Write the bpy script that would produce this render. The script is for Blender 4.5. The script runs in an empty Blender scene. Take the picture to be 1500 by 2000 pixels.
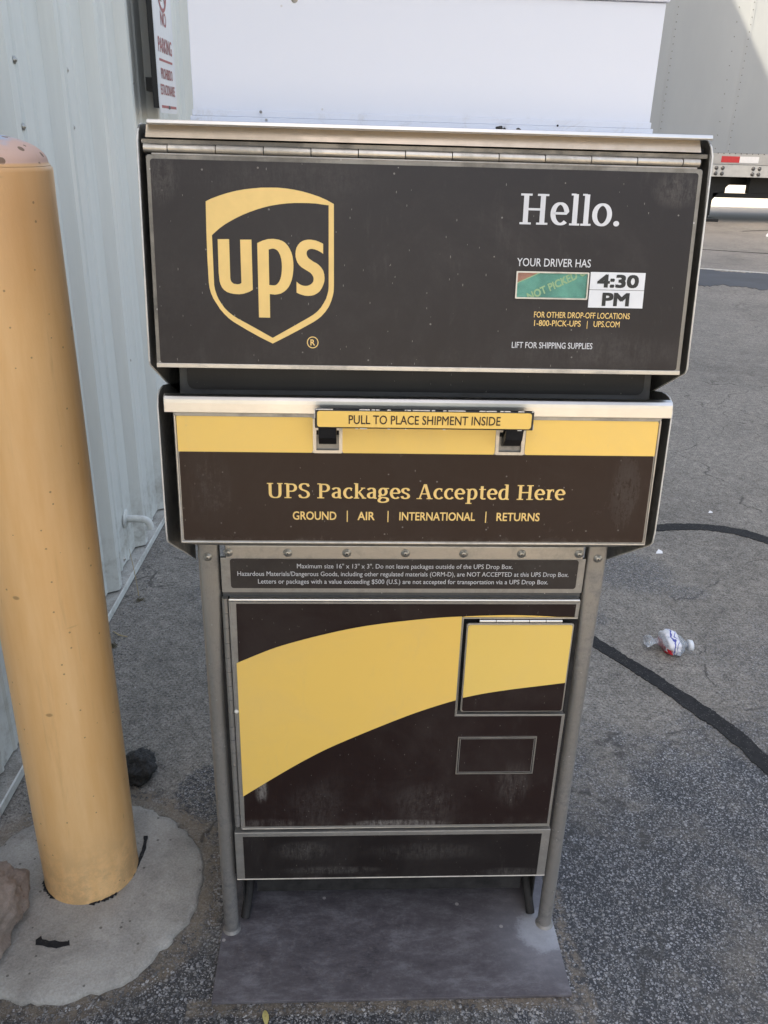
import bpy, bmesh, math, random
from mathutils import Vector, Matrix, noise
R = math.radians
random.seed(7)
sc = bpy.context.scene
col = sc.collection

# ---------------------------------------------------------------- camera
cam_d = bpy.data.cameras.new('camera')
cam = bpy.data.objects.new('camera', cam_d); col.objects.link(cam)
cam_d.sensor_fit = 'VERTICAL'; cam_d.sensor_height = 36.0; cam_d.lens = 29.851
cam_d.clip_start = 0.02; cam_d.clip_end = 1500
rt = Vector((0.9988, -0.0418, 0.0263)); fw = Vector((0.0489, 0.9118, -0.4077)).normalized()
rt = (rt - fw*rt.dot(fw)).normalized(); up = rt.cross(fw)
m = Matrix((rt, up, -fw)).transposed().to_4x4(); m.translation = Vector((-0.0889, -1.0759, 1.2976))
cam.matrix_world = m
sc.camera = cam

# ---------------------------------------------------------------- light
w = bpy.data.worlds.new('World'); sc.world = w; w.use_nodes = True
nt = w.node_tree; nt.nodes.clear()
sky = nt.nodes.new('ShaderNodeTexSky'); sky.sky_type = 'NISHITA'; sky.sun_disc = False
SUN = Vector((.763, .35, -1.0))            # direction the sunlight travels
sky.sun_elevation = math.atan2(1, math.hypot(.763, .35))
sky.sun_rotation = math.atan2(-.763, -.35) % (2*math.pi)
sky.air_density = 1.0; sky.dust_density = 5.0; sky.ozone_density = 0.6
bg = nt.nodes.new('ShaderNodeBackground'); bg.inputs[1].default_value = 0.15
wo = nt.nodes.new('ShaderNodeOutputWorld')
nt.links.new(sky.outputs[0], bg.inputs[0]); nt.links.new(bg.outputs[0], wo.inputs[0])
sd = bpy.data.lights.new('sun', 'SUN'); sd.energy = 4.0; sd.angle = R(.53); sd.color = (1, .94, .84)
so = bpy.data.objects.new('sun', sd); col.objects.link(so)
so.rotation_euler = SUN.to_track_quat('-Z', 'Y').to_euler(); so.location = (-6, -4, 14)
vs = sc.view_settings
vs.view_transform = 'Standard'; vs.look = 'None'; vs.gamma = 1; vs.use_curve_mapping = False
vs.exposure = 2.0
vs.use_white_balance = True; vs.white_balance_temperature = 7800   # the phone balanced for open shade

# ---------------------------------------------------------------- materials
def nodes(name):
    mt = bpy.data.materials.new(name); mt.use_nodes = True
    n = mt.node_tree; b = n.nodes['Principled BSDF']
    return mt, n, b
def N(n, t, **k):
    x = n.nodes.new(t)
    for a, v in k.items():
        if a in ('_',): continue
        setattr(x, a, v)
    return x
def setin(n, x, i, v):
    if isinstance(v, bpy.types.NodeSocket): n.links.new(v, x.inputs[i])
    else: x.inputs[i].default_value = v
def coords(n, scale=(1, 1, 1), rot=(0, 0, 0), loc=(0, 0, 0)):
    g = N(n, 'ShaderNodeNewGeometry')
    mp = N(n, 'ShaderNodeMapping'); n.links.new(g.outputs['Position'], mp.inputs[0])
    mp.inputs['Scale'].default_value = scale; mp.inputs['Rotation'].default_value = rot; mp.inputs['Location'].default_value = loc
    return mp.outputs[0]
def tex_noise(n, v, scale, detail=3, rough=.55, dist=0):
    x = N(n, 'ShaderNodeTexNoise'); n.links.new(v, x.inputs['Vector'])
    x.inputs['Scale'].default_value = scale; x.inputs['Detail'].default_value = detail
    x.inputs['Roughness'].default_value = rough; x.inputs['Distortion'].default_value = dist
    return x.outputs['Fac']
def voro(n, v, scale, feature='F1', rnd=1):
    x = N(n, 'ShaderNodeTexVoronoi', feature=feature); n.links.new(v, x.inputs['Vector'])
    x.inputs['Scale'].default_value = scale; x.inputs['Randomness'].default_value = rnd
    return x
def ramp(n, f, stops):
    x = N(n, 'ShaderNodeValToRGB'); n.links.new(f, x.inputs[0])
    e = x.color_ramp.elements
    while len(e) < len(stops): e.new(.5)
    for q, (p, c) in zip(e, stops):
        q.position = p; q.color = (c, c, c, 1) if isinstance(c, (int, float)) else (*c, 1)
    return x.outputs[0]
def mix(n, f, a, b, mode='MIX'):
    x = N(n, 'ShaderNodeMix', data_type='RGBA', blend_type=mode)
    setin(n, x, 0, f)
    for i, v in ((6, a), (7, b)):
        if isinstance(v, (tuple, list)): v = (*v, 1) if len(v) == 3 else v
        setin(n, x, i, v)
    return x.outputs[2]
def mth(n, op, a, b=0.0, c=0.0, clamp=False):
    x = N(n, 'ShaderNodeMath', operation=op, use_clamp=clamp)
    setin(n, x, 0, a); setin(n, x, 1, b); setin(n, x, 2, c)
    return x.outputs[0]
def smooth(n, v, a, b):
    x = N(n, 'ShaderNodeMapRange', interpolation_type='SMOOTHSTEP'); setin(n, x, 0, v)
    x.inputs[1].default_value = a; x.inputs[2].default_value = b
    return x.outputs[0]
def bump(n, b, h, strength, dist=.001):
    x = N(n, 'ShaderNodeBump'); x.inputs['Strength'].default_value = strength; x.inputs['Distance'].default_value = dist
    n.links.new(h, x.inputs['Height']); n.links.new(x.outputs[0], b.inputs['Normal'])
def sepxyz(n, v):
    x = N(n, 'ShaderNodeSeparateXYZ'); n.links.new(v, x.inputs[0]); return x.outputs

def flat(name, c, rough=.6, metal=0, var=.12, scale=30, spec=.5, bmp=0, bscale=400):
    mt, n, b = nodes(name)
    v = coords(n)
    f = tex_noise(n, v, scale, 5, .65)
    lo = tuple(x*(1-var) for x in c); hi = tuple(min(1, x*(1+var)) for x in c)
    n.links.new(ramp(n, f, [(.3, lo), (.7, hi)]), b.inputs['Base Color'])
    b.inputs['Roughness'].default_value = rough; b.inputs['Metallic'].default_value = metal
    b.inputs['Specular IOR Level'].default_value = spec
    if bmp: bump(n, b, tex_noise(n, v, bscale, 3), bmp, .001)
    return mt

def steel(name, c, r0, r1, stretch=(1, 1, 1), stain=(.22, .2, .17), stain_amt=.4, metal=.9, scale=60, low=None, bmp=.12):
    """Weathered sheet steel: brushed streaks, stains, specks; low = (z0, z1) more grime towards z0."""
    mt, n, b = nodes(name)
    v = coords(n); vs_ = coords(n, stretch)
    st = tex_noise(n, vs_, scale, 4, .7)
    bl = tex_noise(n, v, 9, 6, .7, .4)
    bl2 = tex_noise(n, v, 55, 5, .75)
    base = ramp(n, st, [(.25, tuple(x*.8 for x in c)), (.75, c)])
    am = mth(n, 'MULTIPLY', smooth(n, mth(n, 'ADD', mth(n, 'MULTIPLY', bl, .65), mth(n, 'MULTIPLY', bl2, .35)), .46, .64), stain_amt)
    if low:
        z = sepxyz(n, v)[2]
        am = mth(n, 'ADD', am, mth(n, 'MULTIPLY', smooth(n, z, low[1], low[0]), .45), clamp=True)
    cc = mix(n, am, base, stain)
    sp = voro(n, v, 130); spm = mth(n, 'LESS_THAN', sp.outputs['Distance'], .13)
    rs = sepxyz(n, sp.outputs['Color'])[0]
    spm = mth(n, 'MULTIPLY', spm, mth(n, 'GREATER_THAN', rs, .9))
    cc = mix(n, mth(n, 'MULTIPLY', spm, .7), cc, (.55, .53, .5))
    n.links.new(cc, b.inputs['Base Color'])
    n.links.new(mth(n, 'SUBTRACT', metal, mth(n, 'MULTIPLY', am, .6)), b.inputs['Metallic'])
    n.links.new(mth(n, 'ADD', mth(n, 'MULTIPLY', bl2, r1-r0), mth(n, 'ADD', mth(n, 'MULTIPLY', am, .3), r0)), b.inputs['Roughness'])
    bump(n, b, st, bmp, .0006)
    return mt

def decal(name, c, r0=.22, r1=.42, dust=.1, dustc=(.30, .28, .26), scr=.5, zf=None, streak=(14, 14, 3), haze=0.0, spec=.5, blobs=()):
    """Vinyl print: base colour with settled dust, vertical smears, fine scratches and chips."""
    mt, n, b = nodes(name)
    v = coords(n); vv = coords(n, streak)
    big = tex_noise(n, v, 7, 6, .7, .5); st = tex_noise(n, vv, 3.2, 6, .75, .3); fine = tex_noise(n, v, 240, 3, .7)
    d = mth(n, 'MULTIPLY', smooth(n, mth(n, 'ADD', mth(n, 'MULTIPLY', big, .6), mth(n, 'MULTIPLY', tex_noise(n, v, 2.6, 3, .6, .8), .4)), .44, .62), dust)
    d = mth(n, 'ADD', d, mth(n, 'MULTIPLY', smooth(n, st, .56, .8), dust*1.4))
    if zf:   # (z of full grime, z where it ends, amount): splash dirt along a lower edge
        z = sepxyz(n, v)[2]
        g = mth(n, 'MULTIPLY', smooth(n, z, zf[1], zf[0]), zf[2])
        d = mth(n, 'ADD', d, mth(n, 'MULTIPLY', g, smooth(n, mth(n, 'ADD', mth(n, 'MULTIPLY', st, .5), mth(n, 'MULTIPLY', tex_noise(n, v, 45, 6, .8), .5)), .44, .66)))
    if blobs:   # rubbed and splashed smears
        X, _, Zc = sepxyz(n, v); sm = tex_noise(n, coords(n, (60, 60, 9), (0, .15, 0)), 3, 5, .85, .4); sm2 = tex_noise(n, v, 60, 5, .85)
        brk = smooth(n, mth(n, 'ADD', mth(n, 'MULTIPLY', sm, .6), mth(n, 'MULTIPLY', sm2, .4)), .40, .62)
        for bx, bz, rx, rz, am in blobs:
            dx = mth(n, 'DIVIDE', mth(n, 'SUBTRACT', X, bx), rx); dz = mth(n, 'DIVIDE', mth(n, 'SUBTRACT', Zc, bz), rz)
            r2 = mth(n, 'ADD', mth(n, 'MULTIPLY', dx, dx), mth(n, 'MULTIPLY', dz, dz))
            g = mth(n, 'MULTIPLY', smooth(n, mth(n, 'ADD', r2, mth(n, 'MULTIPLY', mth(n, 'SUBTRACT', sm2, .5), 1.6)), 1.3, .1), am)
            d = mth(n, 'ADD', d, mth(n, 'MULTIPLY', g, brk))
    d = mth(n, 'ADD', d, haze)
    d = mth(n, 'MULTIPLY', d, mth(n, 'ADD', mth(n, 'MULTIPLY', fine, .9), .55), clamp=True)
    # scratches
    for rot, sc_, sd_ in ((.7, (420, 1, 130), 0), (-.9, (380, 1, 110), 3), (1.7, (500, 1, 150), 7)):
        p = coords(n, sc_, (0, rot, 0), (sd_, 0, sd_))
        vo = voro(n, p, 1.0)
        k = mth(n, 'MULTIPLY', mth(n, 'LESS_THAN', vo.outputs['Distance'], .16), mth(n, 'GREATER_THAN', sepxyz(n, vo.outputs['Color'])[0], .985))
        d = mth(n, 'ADD', d, mth(n, 'MULTIPLY', k, scr), clamp=True)
    vo = voro(n, v, 190)
    k = mth(n, 'MULTIPLY', mth(n, 'LESS_THAN', vo.outputs['Distance'], .2), mth(n, 'GREATER_THAN', sepxyz(n, vo.outputs['Color'])[1], .985))
    d = mth(n, 'ADD', d, mth(n, 'MULTIPLY', k, scr), clamp=True)
    n.links.new(mix(n, d, c, dustc), b.inputs['Base Color'])
    n.links.new(mth(n, 'ADD', mth(n, 'MULTIPLY', d, .8), mth(n, 'ADD', mth(n, 'MULTIPLY', big, r1-r0), r0), clamp=True), b.inputs['Roughness'])
    b.inputs['Specular IOR Level'].default_value = spec
    bump(n, b, tex_noise(n, v, 330, 2, .5), .06, .001)
    return mt

M = {}
M['stainless'] = steel('stainless steel', (.60, .56, .50), .24, .5, (3, 60, 60), stain_amt=.45)
M['lip'] = flat('polished stainless lip', (.66, .645, .61), .34, 1.0, .08, scale=14)
M['edge'] = flat('bright sheared edge', (.66, .64, .60), .5, .35, .15, scale=40)
M['band'] = steel('reflection-tinted tarnished band', (.66, .56, .44), .3, .45, (1.5, 60, 60), stain=(.3, .22, .14), stain_amt=.25, scale=20, bmp=.05)  # warm tint paints in reflected sunlit ground, over slight tarnish
M['hood_frame'] = steel('dark grimy hood frame', (.27, .25, .22), .4, .6, (1, 1, 1), stain=(.12, .11, .095), stain_amt=.7, metal=.75, scale=40)
M['frame'] = steel('dull stainless frame', (.44, .42, .39), .35, .6, (1, 1, 1), stain_amt=.5, metal=.75, scale=40)
M['post'] = steel('grimy stainless tube', (.40, .38, .35), .34, .55, (60, 60, 2), stain=(.15, .145, .145), stain_amt=.6, metal=.8, low=(.0, .70), scale=34)
M['darksteel'] = steel('dark inner steel', (.13, .13, .13), .45, .7, (1, 1, 1), stain=(.07, .065, .06), stain_amt=.7, metal=.5)
M['sidesteel'] = steel('side steel', (.30, .29, .27), .35, .6, (1, 1, 1), stain=(.1, .095, .09), stain_amt=.8, metal=.8)
M['brown_hood'] = decal('brown vinyl of the hood', (.015, .0105, .0110), .24, .5, .05, scr=.55, zf=(1.05, 1.11, .06), haze=.008, spec=.36, blobs=((-.15, 1.25, .12, .02, .05), (.27, 1.25, .03, .02, .16), (-.28, 1.25, .02, .03, .14), (.2, 1.08, .1, .02, .06)))
M['brown'] = decal('brown vinyl of the drawer', (.022, .0105, .008), .12, .34, .02, scr=.45, zf=(.83, .842, .15), spec=.22, blobs=((.26, .90, .02, .05, .10), (-.25, .90, .03, .05, .06)))
M['brown_door'] = decal('brown vinyl of the door', (.019, .0098, .0085), .22, .5, .04, scr=.5, zf=(.25, .285, .12), spec=.32, blobs=((-.215, .335, .011, .028, .6), (.005, .261, .085, .009, .6), (.05, .30, .06, .05, .10), (.19, .34, .03, .05, .13), (-.13, .30, .05, .05, .08), (-.20, .262, .06, .012, .2)))
M['brown_base'] = decal('brown vinyl of the base', (.015, .0115, .011), .22, .5, .05, scr=.4, zf=(.14, .155, .15), spec=.32, blobs=((-.15, .205, .05, .022, .15), (-.1, .160, .09, .010, .16), (.2, .152, .05, .010, .2), (.05, .2, .1, .02, .1)))
M['brown_label'] = decal('brown notice label', (.026, .019, .017), .4, .5, .06, scr=.3)
M['yellow'] = decal('golden yellow vinyl', (.90, .585, .145), .3, .45, .10, dustc=(.55, .42, .27), scr=.15)
M['yellow_flap'] = decal('bright yellow vinyl of the flap', (.87, .60, .16), .3, .45, .06, dustc=(.6, .47, .3), scr=.15)
M['gold_print'] = flat('gold print', (.82, .56, .20), .4, var=.06)
M['white_print'] = flat('white print', (.62, .63, .66), .45, var=.06)
M['brown_print'] = flat('dark brown print', (.03, .012, .006), .45, var=.1)
M['black_paint'] = flat('black paint', (.012, .012, .013), .3, var=.3)
M['chipped'] = flat('bare chipped metal', (.6, .6, .6), .45, metal=.4, var=.2, scale=150)
M['void'] = flat('cavity shade black', (.006, .006, .007), .8, var=.2)  # near-black colour stands in for shade inside openings and gaps
M['slot_dark'] = decal('dark slot cover', (.007, .005, .005), .45, .6, .03, scr=.3, spec=.2)
M['label_white'] = flat('white sticker', (.70, .72, .75), .4, var=.04)
M['green'] = flat('faded green disc', (.20, .43, .36), .3, var=.35, scale=24)
M['red'] = flat('faded red disc', (.75, .24, .18), .35, var=.15)
M['cream_print'] = flat('cream print', (.62, .66, .38), .45, var=.1)
M['screw'] = flat('zinc screw', (.42, .40, .36), .35, metal=.8, var=.3, scale=300)

def white_sheet():
    mt, n, b = nodes('white enamelled sheet'); v = coords(n)
    z = sepxyz(n, v)[2]
    d = mth(n, 'MULTIPLY', smooth(n, z, 1.325, 1.30), smooth(n, tex_noise(n, v, 26, 6, .8, .6), .5, .72))
    d = mth(n, 'MULTIPLY', d, .55)
    vo = voro(n, v, 70); k = mth(n, 'MULTIPLY', mth(n, 'LESS_THAN', vo.outputs['Distance'], .1), mth(n, 'GREATER_THAN', sepxyz(n, vo.outputs['Color'])[0], .96))
    d = mth(n, 'ADD', d, mth(n, 'MULTIPLY', k, .35), clamp=True)
    n.links.new(mix(n, d, (.63, .67, .76), (.34, .30, .23)), b.inputs['Base Color'])
    b.inputs['Roughness'].default_value = .38
    bump(n, b, tex_noise(n, v, 4, 2, .5), .15, .004)
    return mt
M['white'] = white_sheet()

def wallpaint():
    mt, n, b = nodes('pale grey-green painted sheet'); v = coords(n); vv = coords(n, (7, 7, .7))
    a = tex_noise(n, vv, 2.0, 5, .7, .2); f = tex_noise(n, v, 3, 5, .6); z = sepxyz(n, v)[2]
    c = ramp(n, a, [(.3, (.57, .585, .55)), (.7, (.645, .66, .625))])
    g = mth(n, 'MULTIPLY', smooth(n, z, .35, .02), smooth(n, tex_noise(n, v, 14, 6, .8), .42, .7))
    c = mix(n, mth(n, 'MULTIPLY', g, .65), c, (.24, .21, .17))
    st = mth(n, 'MULTIPLY', smooth(n, tex_noise(n, coords(n, (30, 30, 2)), 2, 4, .7), .66, .78), .22)
    c = mix(n, st, c, (.34, .34, .31))
    n.links.new(c, b.inputs['Base Color']); b.inputs['Roughness'].default_value = .42
    bump(n, b, f, .2, .004)
    return mt
M['wall'] = wallpaint()
M['roof'] = flat('roof metal', (.5, .52, .5), .5)

def bollard_mat():
    mt, n, b = nodes('sun-bleached yellow bollard paint'); v = coords(n)
    z = sepxyz(n, v)[2]
    a = tex_noise(n, coords(n, (10, 10, 1.2)), 2, 5, .65)
    c = ramp(n, a, [(.3, (.80, .45, .18)), (.7, (.90, .57, .28))])
    # bleached pink-grey cap, its bluish crown a painted sky reflection
    t = smooth(n, z, 1.248, 1.252)
    c = mix(n, t, c, (.68, .45, .36))
    tt = smooth(n, mth(n, 'ADD', z, mth(n, 'MULTIPLY', tex_noise(n, v, 30, 4), .03)), 1.288, 1.300)  # bluish crown: sky reflection put into the paint colour
    c = mix(n, tt, c, (.42, .48, .58))
    # faded orange band under the cap
    c = mix(n, mth(n, 'MULTIPLY', mth(n, 'MULTIPLY', smooth(n, z, 1.02, 1.22), mth(n, 'SUBTRACT', 1.0, t)), .5), c, (.62, .34, .17))
    # scuffs
    for s, rot in (((9, 9, 50), (.35, .2, 0)), ((24, 24, 40), (.9, .6, .4)), ((60, 60, 14), (.1, .1, 0))):
        vo = voro(n, coords(n, s, rot), 1.0)
        k = mth(n, 'MULTIPLY', smooth(n, vo.outputs['Distance'], .17, .08), mth(n, 'GREATER_THAN', sepxyz(n, vo.outputs['Color'])[0], .945))
        c = mix(n, mth(n, 'MULTIPLY', k, .6), c, (.22, .12, .05))
    vo = voro(n, v, 75); k = mth(n, 'MULTIPLY', mth(n, 'MULTIPLY', mth(n, 'LESS_THAN', vo.outputs['Distance'], .33), mth(n, 'GREATER_THAN', sepxyz(n, vo.outputs['Color'])[0], .6)), t)
    c = mix(n, k, c, (.25, .16, .11))
    g = mth(n, 'MULTIPLY', smooth(n, z, .20, .012), smooth(n, tex_noise(n, v, 22, 6, .8), .36, .62))
    c = mix(n, mth(n, 'MULTIPLY', g, .5), c, (.36, .24, .13))
    dr = mth(n, 'MULTIPLY', smooth(n, tex_noise(n, coords(n, (26, 26, 1.6)), 2, 5, .75, .3), .56, .74), .28)
    c = mix(n, dr, c, (.52, .30, .13))
    sp_ = voro(n, v, 120); k = mth(n, 'MULTIPLY', mth(n, 'LESS_THAN', sp_.outputs['Distance'], .2), mth(n, 'GREATER_THAN', sepxyz(n, sp_.outputs['Color'])[1], .955))
    c = mix(n, mth(n, 'MULTIPLY', k, .6), c, (.2, .11, .05))
    n.links.new(c, b.inputs['Base Color']); n.links.new(mth(n, 'ADD', .40, mth(n, 'MULTIPLY', t, .4)), b.inputs['Roughness'])
    b.inputs['Specular IOR Level'].default_value = .35
    bump(n, b, tex_noise(n, coords(n, (1, 1, .5)), 26, 5, .6), .25, .004)
    return mt
M['bollard'] = bollard_mat()

def concrete(name, c0, c1, stain=True):
    mt, n, b = nodes(name); v = coords(n)
    a = tex_noise(n, v, 9, 7, .7, .3); f = tex_noise(n, v, 260, 3, .7)
    c = ramp(n, a, [(.36, tuple(x*.85 for x in c0)), (.5, tuple((p+q)/2 for p, q in zip(c0, c1))), (.64, tuple(x*1.1 for x in c1))])
    c = mix(n, .35, c, ramp(n, f, [(.3, tuple(x*.6 for x in c0)), (.7, tuple(min(1, x*1.25) for x in c1))]))
    pk = voro(n, v, 85); k = mth(n, 'MULTIPLY', mth(n, 'LESS_THAN', pk.outputs['Distance'], .22), mth(n, 'GREATER_THAN', sepxyz(n, pk.outputs['Color'])[0], .9))
    c = mix(n, mth(n, 'MULTIPLY', k, .7), c, (.07, .06, .05))
    if stain:
        s = smooth(n, tex_noise(n, coords(n, loc=(3.1, 1.7, 0)), 14, 7, .75), .58, .68)
        c = mix(n, mth(n, 'MULTIPLY', s, .45), c, (.15, .12, .09))
    n.links.new(c, b.inputs['Base Color']); b.inputs['Roughness'].default_value = .85
    h = mth(n, 'ADD', mth(n, 'MULTIPLY', tex_noise(n, v, 60, 5, .7), .7), mth(n, 'MULTIPLY', f, .3))
    bump(n, b, h, .9, .004)
    return mt
M['concrete'] = concrete('weathered concrete', (.27, .25, .222), (.39, .37, .335))
M['ledge'] = concrete('dirty concrete ledge', (.20, .18, .15), (.48, .47, .43))
M['farconcrete'] = concrete('pale concrete apron', (.42, .40, .36), (.5, .48, .44), False)

def asphalt():
    mt, n, b = nodes('worn asphalt with exposed aggregate'); v = coords(n)
    X, Y, Z = sepxyz(n, v)
    warp = N(n, 'ShaderNodeMix', data_type='VECTOR')
    # stones
    jn = N(n, 'ShaderNodeTexNoise'); n.links.new(v, jn.inputs['Vector']); jn.inputs['Scale'].default_value = 210; jn.inputs['Detail'].default_value = 3
    js = N(n, 'ShaderNodeVectorMath', operation='SCALE'); n.links.new(jn.outputs['Color'], js.inputs[0]); js.inputs['Scale'].default_value = .0065
    jv = N(n, 'ShaderNodeVectorMath', operation='ADD'); n.links.new(v, jv.inputs[0]); n.links.new(js.outputs[0], jv.inputs[1]); jv = jv.outputs[0]
    s1 = voro(n, jv, 185); s2 = voro(n, jv, 360); s3 = voro(n, jv, 105)
    def stone(s, thr, lo, hi, pick):
        r = sepxyz(n, s.outputs['Color'])
        body = smooth(n, s.outputs['Distance'], thr, thr*.6)
        on = mth(n, 'GREATER_THAN', r[1], pick)
        return mth(n, 'MULTIPLY', body, on), ramp(n, r[0], [(0, lo), (.6, tuple((a+b_)/2 for a, b_ in zip(lo, hi))), (1, hi)])
    k1, c1 = stone(s1, .52, (.07, .073, .08), (.40, .40, .41), .30)
    k2, c2 = stone(s2, .5, (.07, .07, .075), (.46, .45, .44), .4)
    k3, c3 = stone(s3, .42, (.11, .115, .12), (.36, .35, .34), .82)
    fine = tex_noise(n, v, 700, 2, .6)
    binder = ramp(n, fine, [(.3, (.014, .015, .018)), (.7, (.045, .046, .050))])
    c = mix(n, k2, binder, c2); c = mix(n, k1, c, c1); c = mix(n, k3, c, c3)
    # dust-filled worn surface
    dn = tex_noise(n, v, 2.3, 6, .65, .4); dn2 = tex_noise(n, v, 11, 6, .7); dn3 = tex_noise(n, v, 60, 5, .75)
    f = mth(n, 'ADD', mth(n, 'MULTIPLY', dn, .45), mth(n, 'ADD', mth(n, 'MULTIPLY', dn2, .33), mth(n, 'MULTIPLY', dn3, .22)))
    yy = mth(n, 'SUBTRACT', Y, mth(n, 'MULTIPLY', X, .42))
    grow = mth(n, 'MULTIPLY', smooth(n, yy, -.1, .75), .36)
    far = mth(n, 'MULTIPLY', smooth(n, Y, 1.0, 3.5), .12)
    dust = smooth(n, mth(n, 'ADD', f, mth(n, 'ADD', grow, far)), .48, .70)
    # old oil and tar blotches: (x, y, rx, ry, strength)
    def blob(x, y, rx, ry, soft=.5, nz=.5):
        dx = mth(n, 'DIVIDE', mth(n, 'SUBTRACT', X, x), rx); dy = mth(n, 'DIVIDE', mth(n, 'SUBTRACT', Y, y), ry)
        d = mth(n, 'SQRT', mth(n, 'ADD', mth(n, 'MULTIPLY', dx, dx), mth(n, 'MULTIPLY', dy, dy)))
        d = mth(n, 'ADD', d, mth(n, 'MULTIPLY', mth(n, 'SUBTRACT', dn2, .5), nz*2))
        d = mth(n, 'ADD', d, mth(n, 'MULTIPLY', mth(n, 'SUBTRACT', dn3, .5), nz*2.2))
        return mth(n, 'MULTIPLY', smooth(n, d, 1+soft/2, 1-soft/2), smooth(n, tex_noise(n, v, 95, 3, .8), .36, .56))
    bl = mth(n, 'MULTIPLY', blob(.86, 1.36, .13, .14), .75)
    for a in ((1.0, 1.22, .07, .05, .5, .7), (-.42, 1.22, .12, .15, .8, .8), (.66, 1.07, .04, .05, .5, .7), (-.345, .355, .095, .088, .12, .2), (-.345, .355, .080, .075, .15, .1), (1.25, .78, .3, .25, 1.2, .9), (-.31, .2, .03, .2, .5, .4)):
        bl = mth(n, 'MAXIMUM', bl, mth(n, 'MULTIPLY', blob(*a), 1.0 if a[1] < .5 else .6))
    dust = mth(n, 'MULTIPLY', dust, mth(n, 'SUBTRACT', 1.0, bl), clamp=True)
    dmx = mth(n, 'ADD', mth(n, 'MULTIPLY', tex_noise(n, v, 150, 5, .9), .7), mth(n, 'MULTIPLY', tex_noise(n, v, 38, 5, .8), .3))
    dc = ramp(n, dmx, [(.40, (.060, .054, .046)), (.5, (.215, .195, .167)), (.59, (.38, .35, .305))])
    dark = voro(n, v, 120); dk = mth(n, 'MULTIPLY', mth(n, 'LESS_THAN', dark.outputs['Distance'], .3), mth(n, 'GREATER_THAN', sepxyz(n, dark.outputs['Color'])[2], .86))
    dc = mix(n, mth(n, 'MULTIPLY', dk, .6), dc, (.05, .048, .045))
    dc = mix(n, mth(n, 'MULTIPLY', mth(n, 'MULTIPLY', k2, mth(n, 'GREATER_THAN', sepxyz(n, s2.outputs['Color'])[0], .8)), .6), dc, (.30, .30, .29))
    c = mix(n, mth(n, 'MULTIPLY', dust, .86), c, dc)
    # sandy dirt washed around the concrete footing and the base plate
    def ring(x, y, r, wd):
        dx = mth(n, 'SUBTRACT', X, x); dy = mth(n, 'SUBTRACT', Y, y)
        d = mth(n, 'SQRT', mth(n, 'ADD', mth(n, 'MULTIPLY', dx, dx), mth(n, 'MULTIPLY', dy, dy)))
        d = mth(n, 'ABSOLUTE', mth(n, 'SUBTRACT', mth(n, 'ADD', d, mth(n, 'MULTIPLY', mth(n, 'SUBTRACT', dn2, .5), .07)), r))
        return smooth(n, d, wd, wd*.35)
    sand = ring(-.56, .10, .235, .035)
    fy = mth(n, 'ABSOLUTE', mth(n, 'SUBTRACT', mth(n, 'ADD', Y, mth(n, 'MULTIPLY', mth(n, 'SUBTRACT', dn2, .5), .02)), -.142))
    fx = mth(n, 'LESS_THAN', mth(n, 'ABSOLUTE', X), .335)
    sand2 = mth(n, 'MULTIPLY', smooth(n, fy, .02, .008), fx)
    ex = mth(n, 'ABSOLUTE', mth(n, 'SUBTRACT', mth(n, 'ADD', X, mth(n, 'MULTIPLY', mth(n, 'SUBTRACT', dn2, .5), .05)), .312))
    sand3 = mth(n, 'MULTIPLY', mth(n, 'MULTIPLY', smooth(n, ex, .02, .006), smooth(n, dn3, .4, .55)), mth(n, 'LESS_THAN', mth(n, 'ABSOLUTE', mth(n, 'ADD', Y, .05)), .14))
    sand = mth(n, 'MAXIMUM', sand, mth(n, 'MAXIMUM', sand2, sand3))
    sand = mth(n, 'MULTIPLY', sand, smooth(n, dn3, .3, .62), clamp=True)
    c = mix(n, mth(n, 'MULTIPLY', sand, .8), c, mix(n, tex_noise(n, v, 300, 3, .8), (.11, .085, .06), (.27, .22, .165)))
    low = tex_noise(n, v, .9, 6, .7, .5); low2 = tex_noise(n, v, 6.5, 6, .8, .3)
    mot = mth(n, 'ADD', mth(n, 'MULTIPLY', low, .5), mth(n, 'MULTIPLY', low2, .5))
    c = mix(n, 1.0, c, ramp(n, mot, [(.36, .66), (.5, .98), (.64, 1.18)]), 'MULTIPLY')
    ce = N(n, 'ShaderNodeTexVoronoi', feature='DISTANCE_TO_EDGE')
    wv = N(n, 'ShaderNodeVectorMath', operation='ADD'); n.links.new(v, wv.inputs[0])
    wn = N(n, 'ShaderNodeTexNoise'); n.links.new(v, wn.inputs['Vector']); wn.inputs['Scale'].default_value = 5; wn.inputs['Detail'].default_value = 6
    wm = N(n, 'ShaderNodeVectorMath', operation='SCALE'); n.links.new(wn.outputs['Color'], wm.inputs[0]); wm.inputs['Scale'].default_value = .22
    n.links.new(wm.outputs[0], wv.inputs[1]); n.links.new(wv.outputs[0], ce.inputs['Vector']); ce.inputs['Scale'].default_value = 1.05
    crk = mth(n, 'MULTIPLY', smooth(n, ce.outputs['Distance'], .006, .001), smooth(n, low2, .46, .54))
    c = mix(n, mth(n, 'MULTIPLY', crk, .7), c, (.03, .028, .025))
    # paler colour paints in the sunlit look of the lot beyond the trailer
    c = mix(n, smooth(n, Y, 15.0, 16.0), c, (.30, .28, .25))
    c = mix(n, smooth(n, mth(n, 'ADD', Y, mth(n, 'MULTIPLY', dn, -1.2)), -1.6, -3.0), c, (.24, .22, .195))
    n.links.new(c, b.inputs['Base Color'])
    n.links.new(mth(n, 'ADD', .62, mth(n, 'MULTIPLY', dust, .3)), b.inputs['Roughness'])
    h = mth(n, 'ADD', mth(n, 'MULTIPLY', k1, .6), mth(n, 'ADD', mth(n, 'MULTIPLY', k2, .3), mth(n, 'MULTIPLY', k3, .9)))
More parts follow.
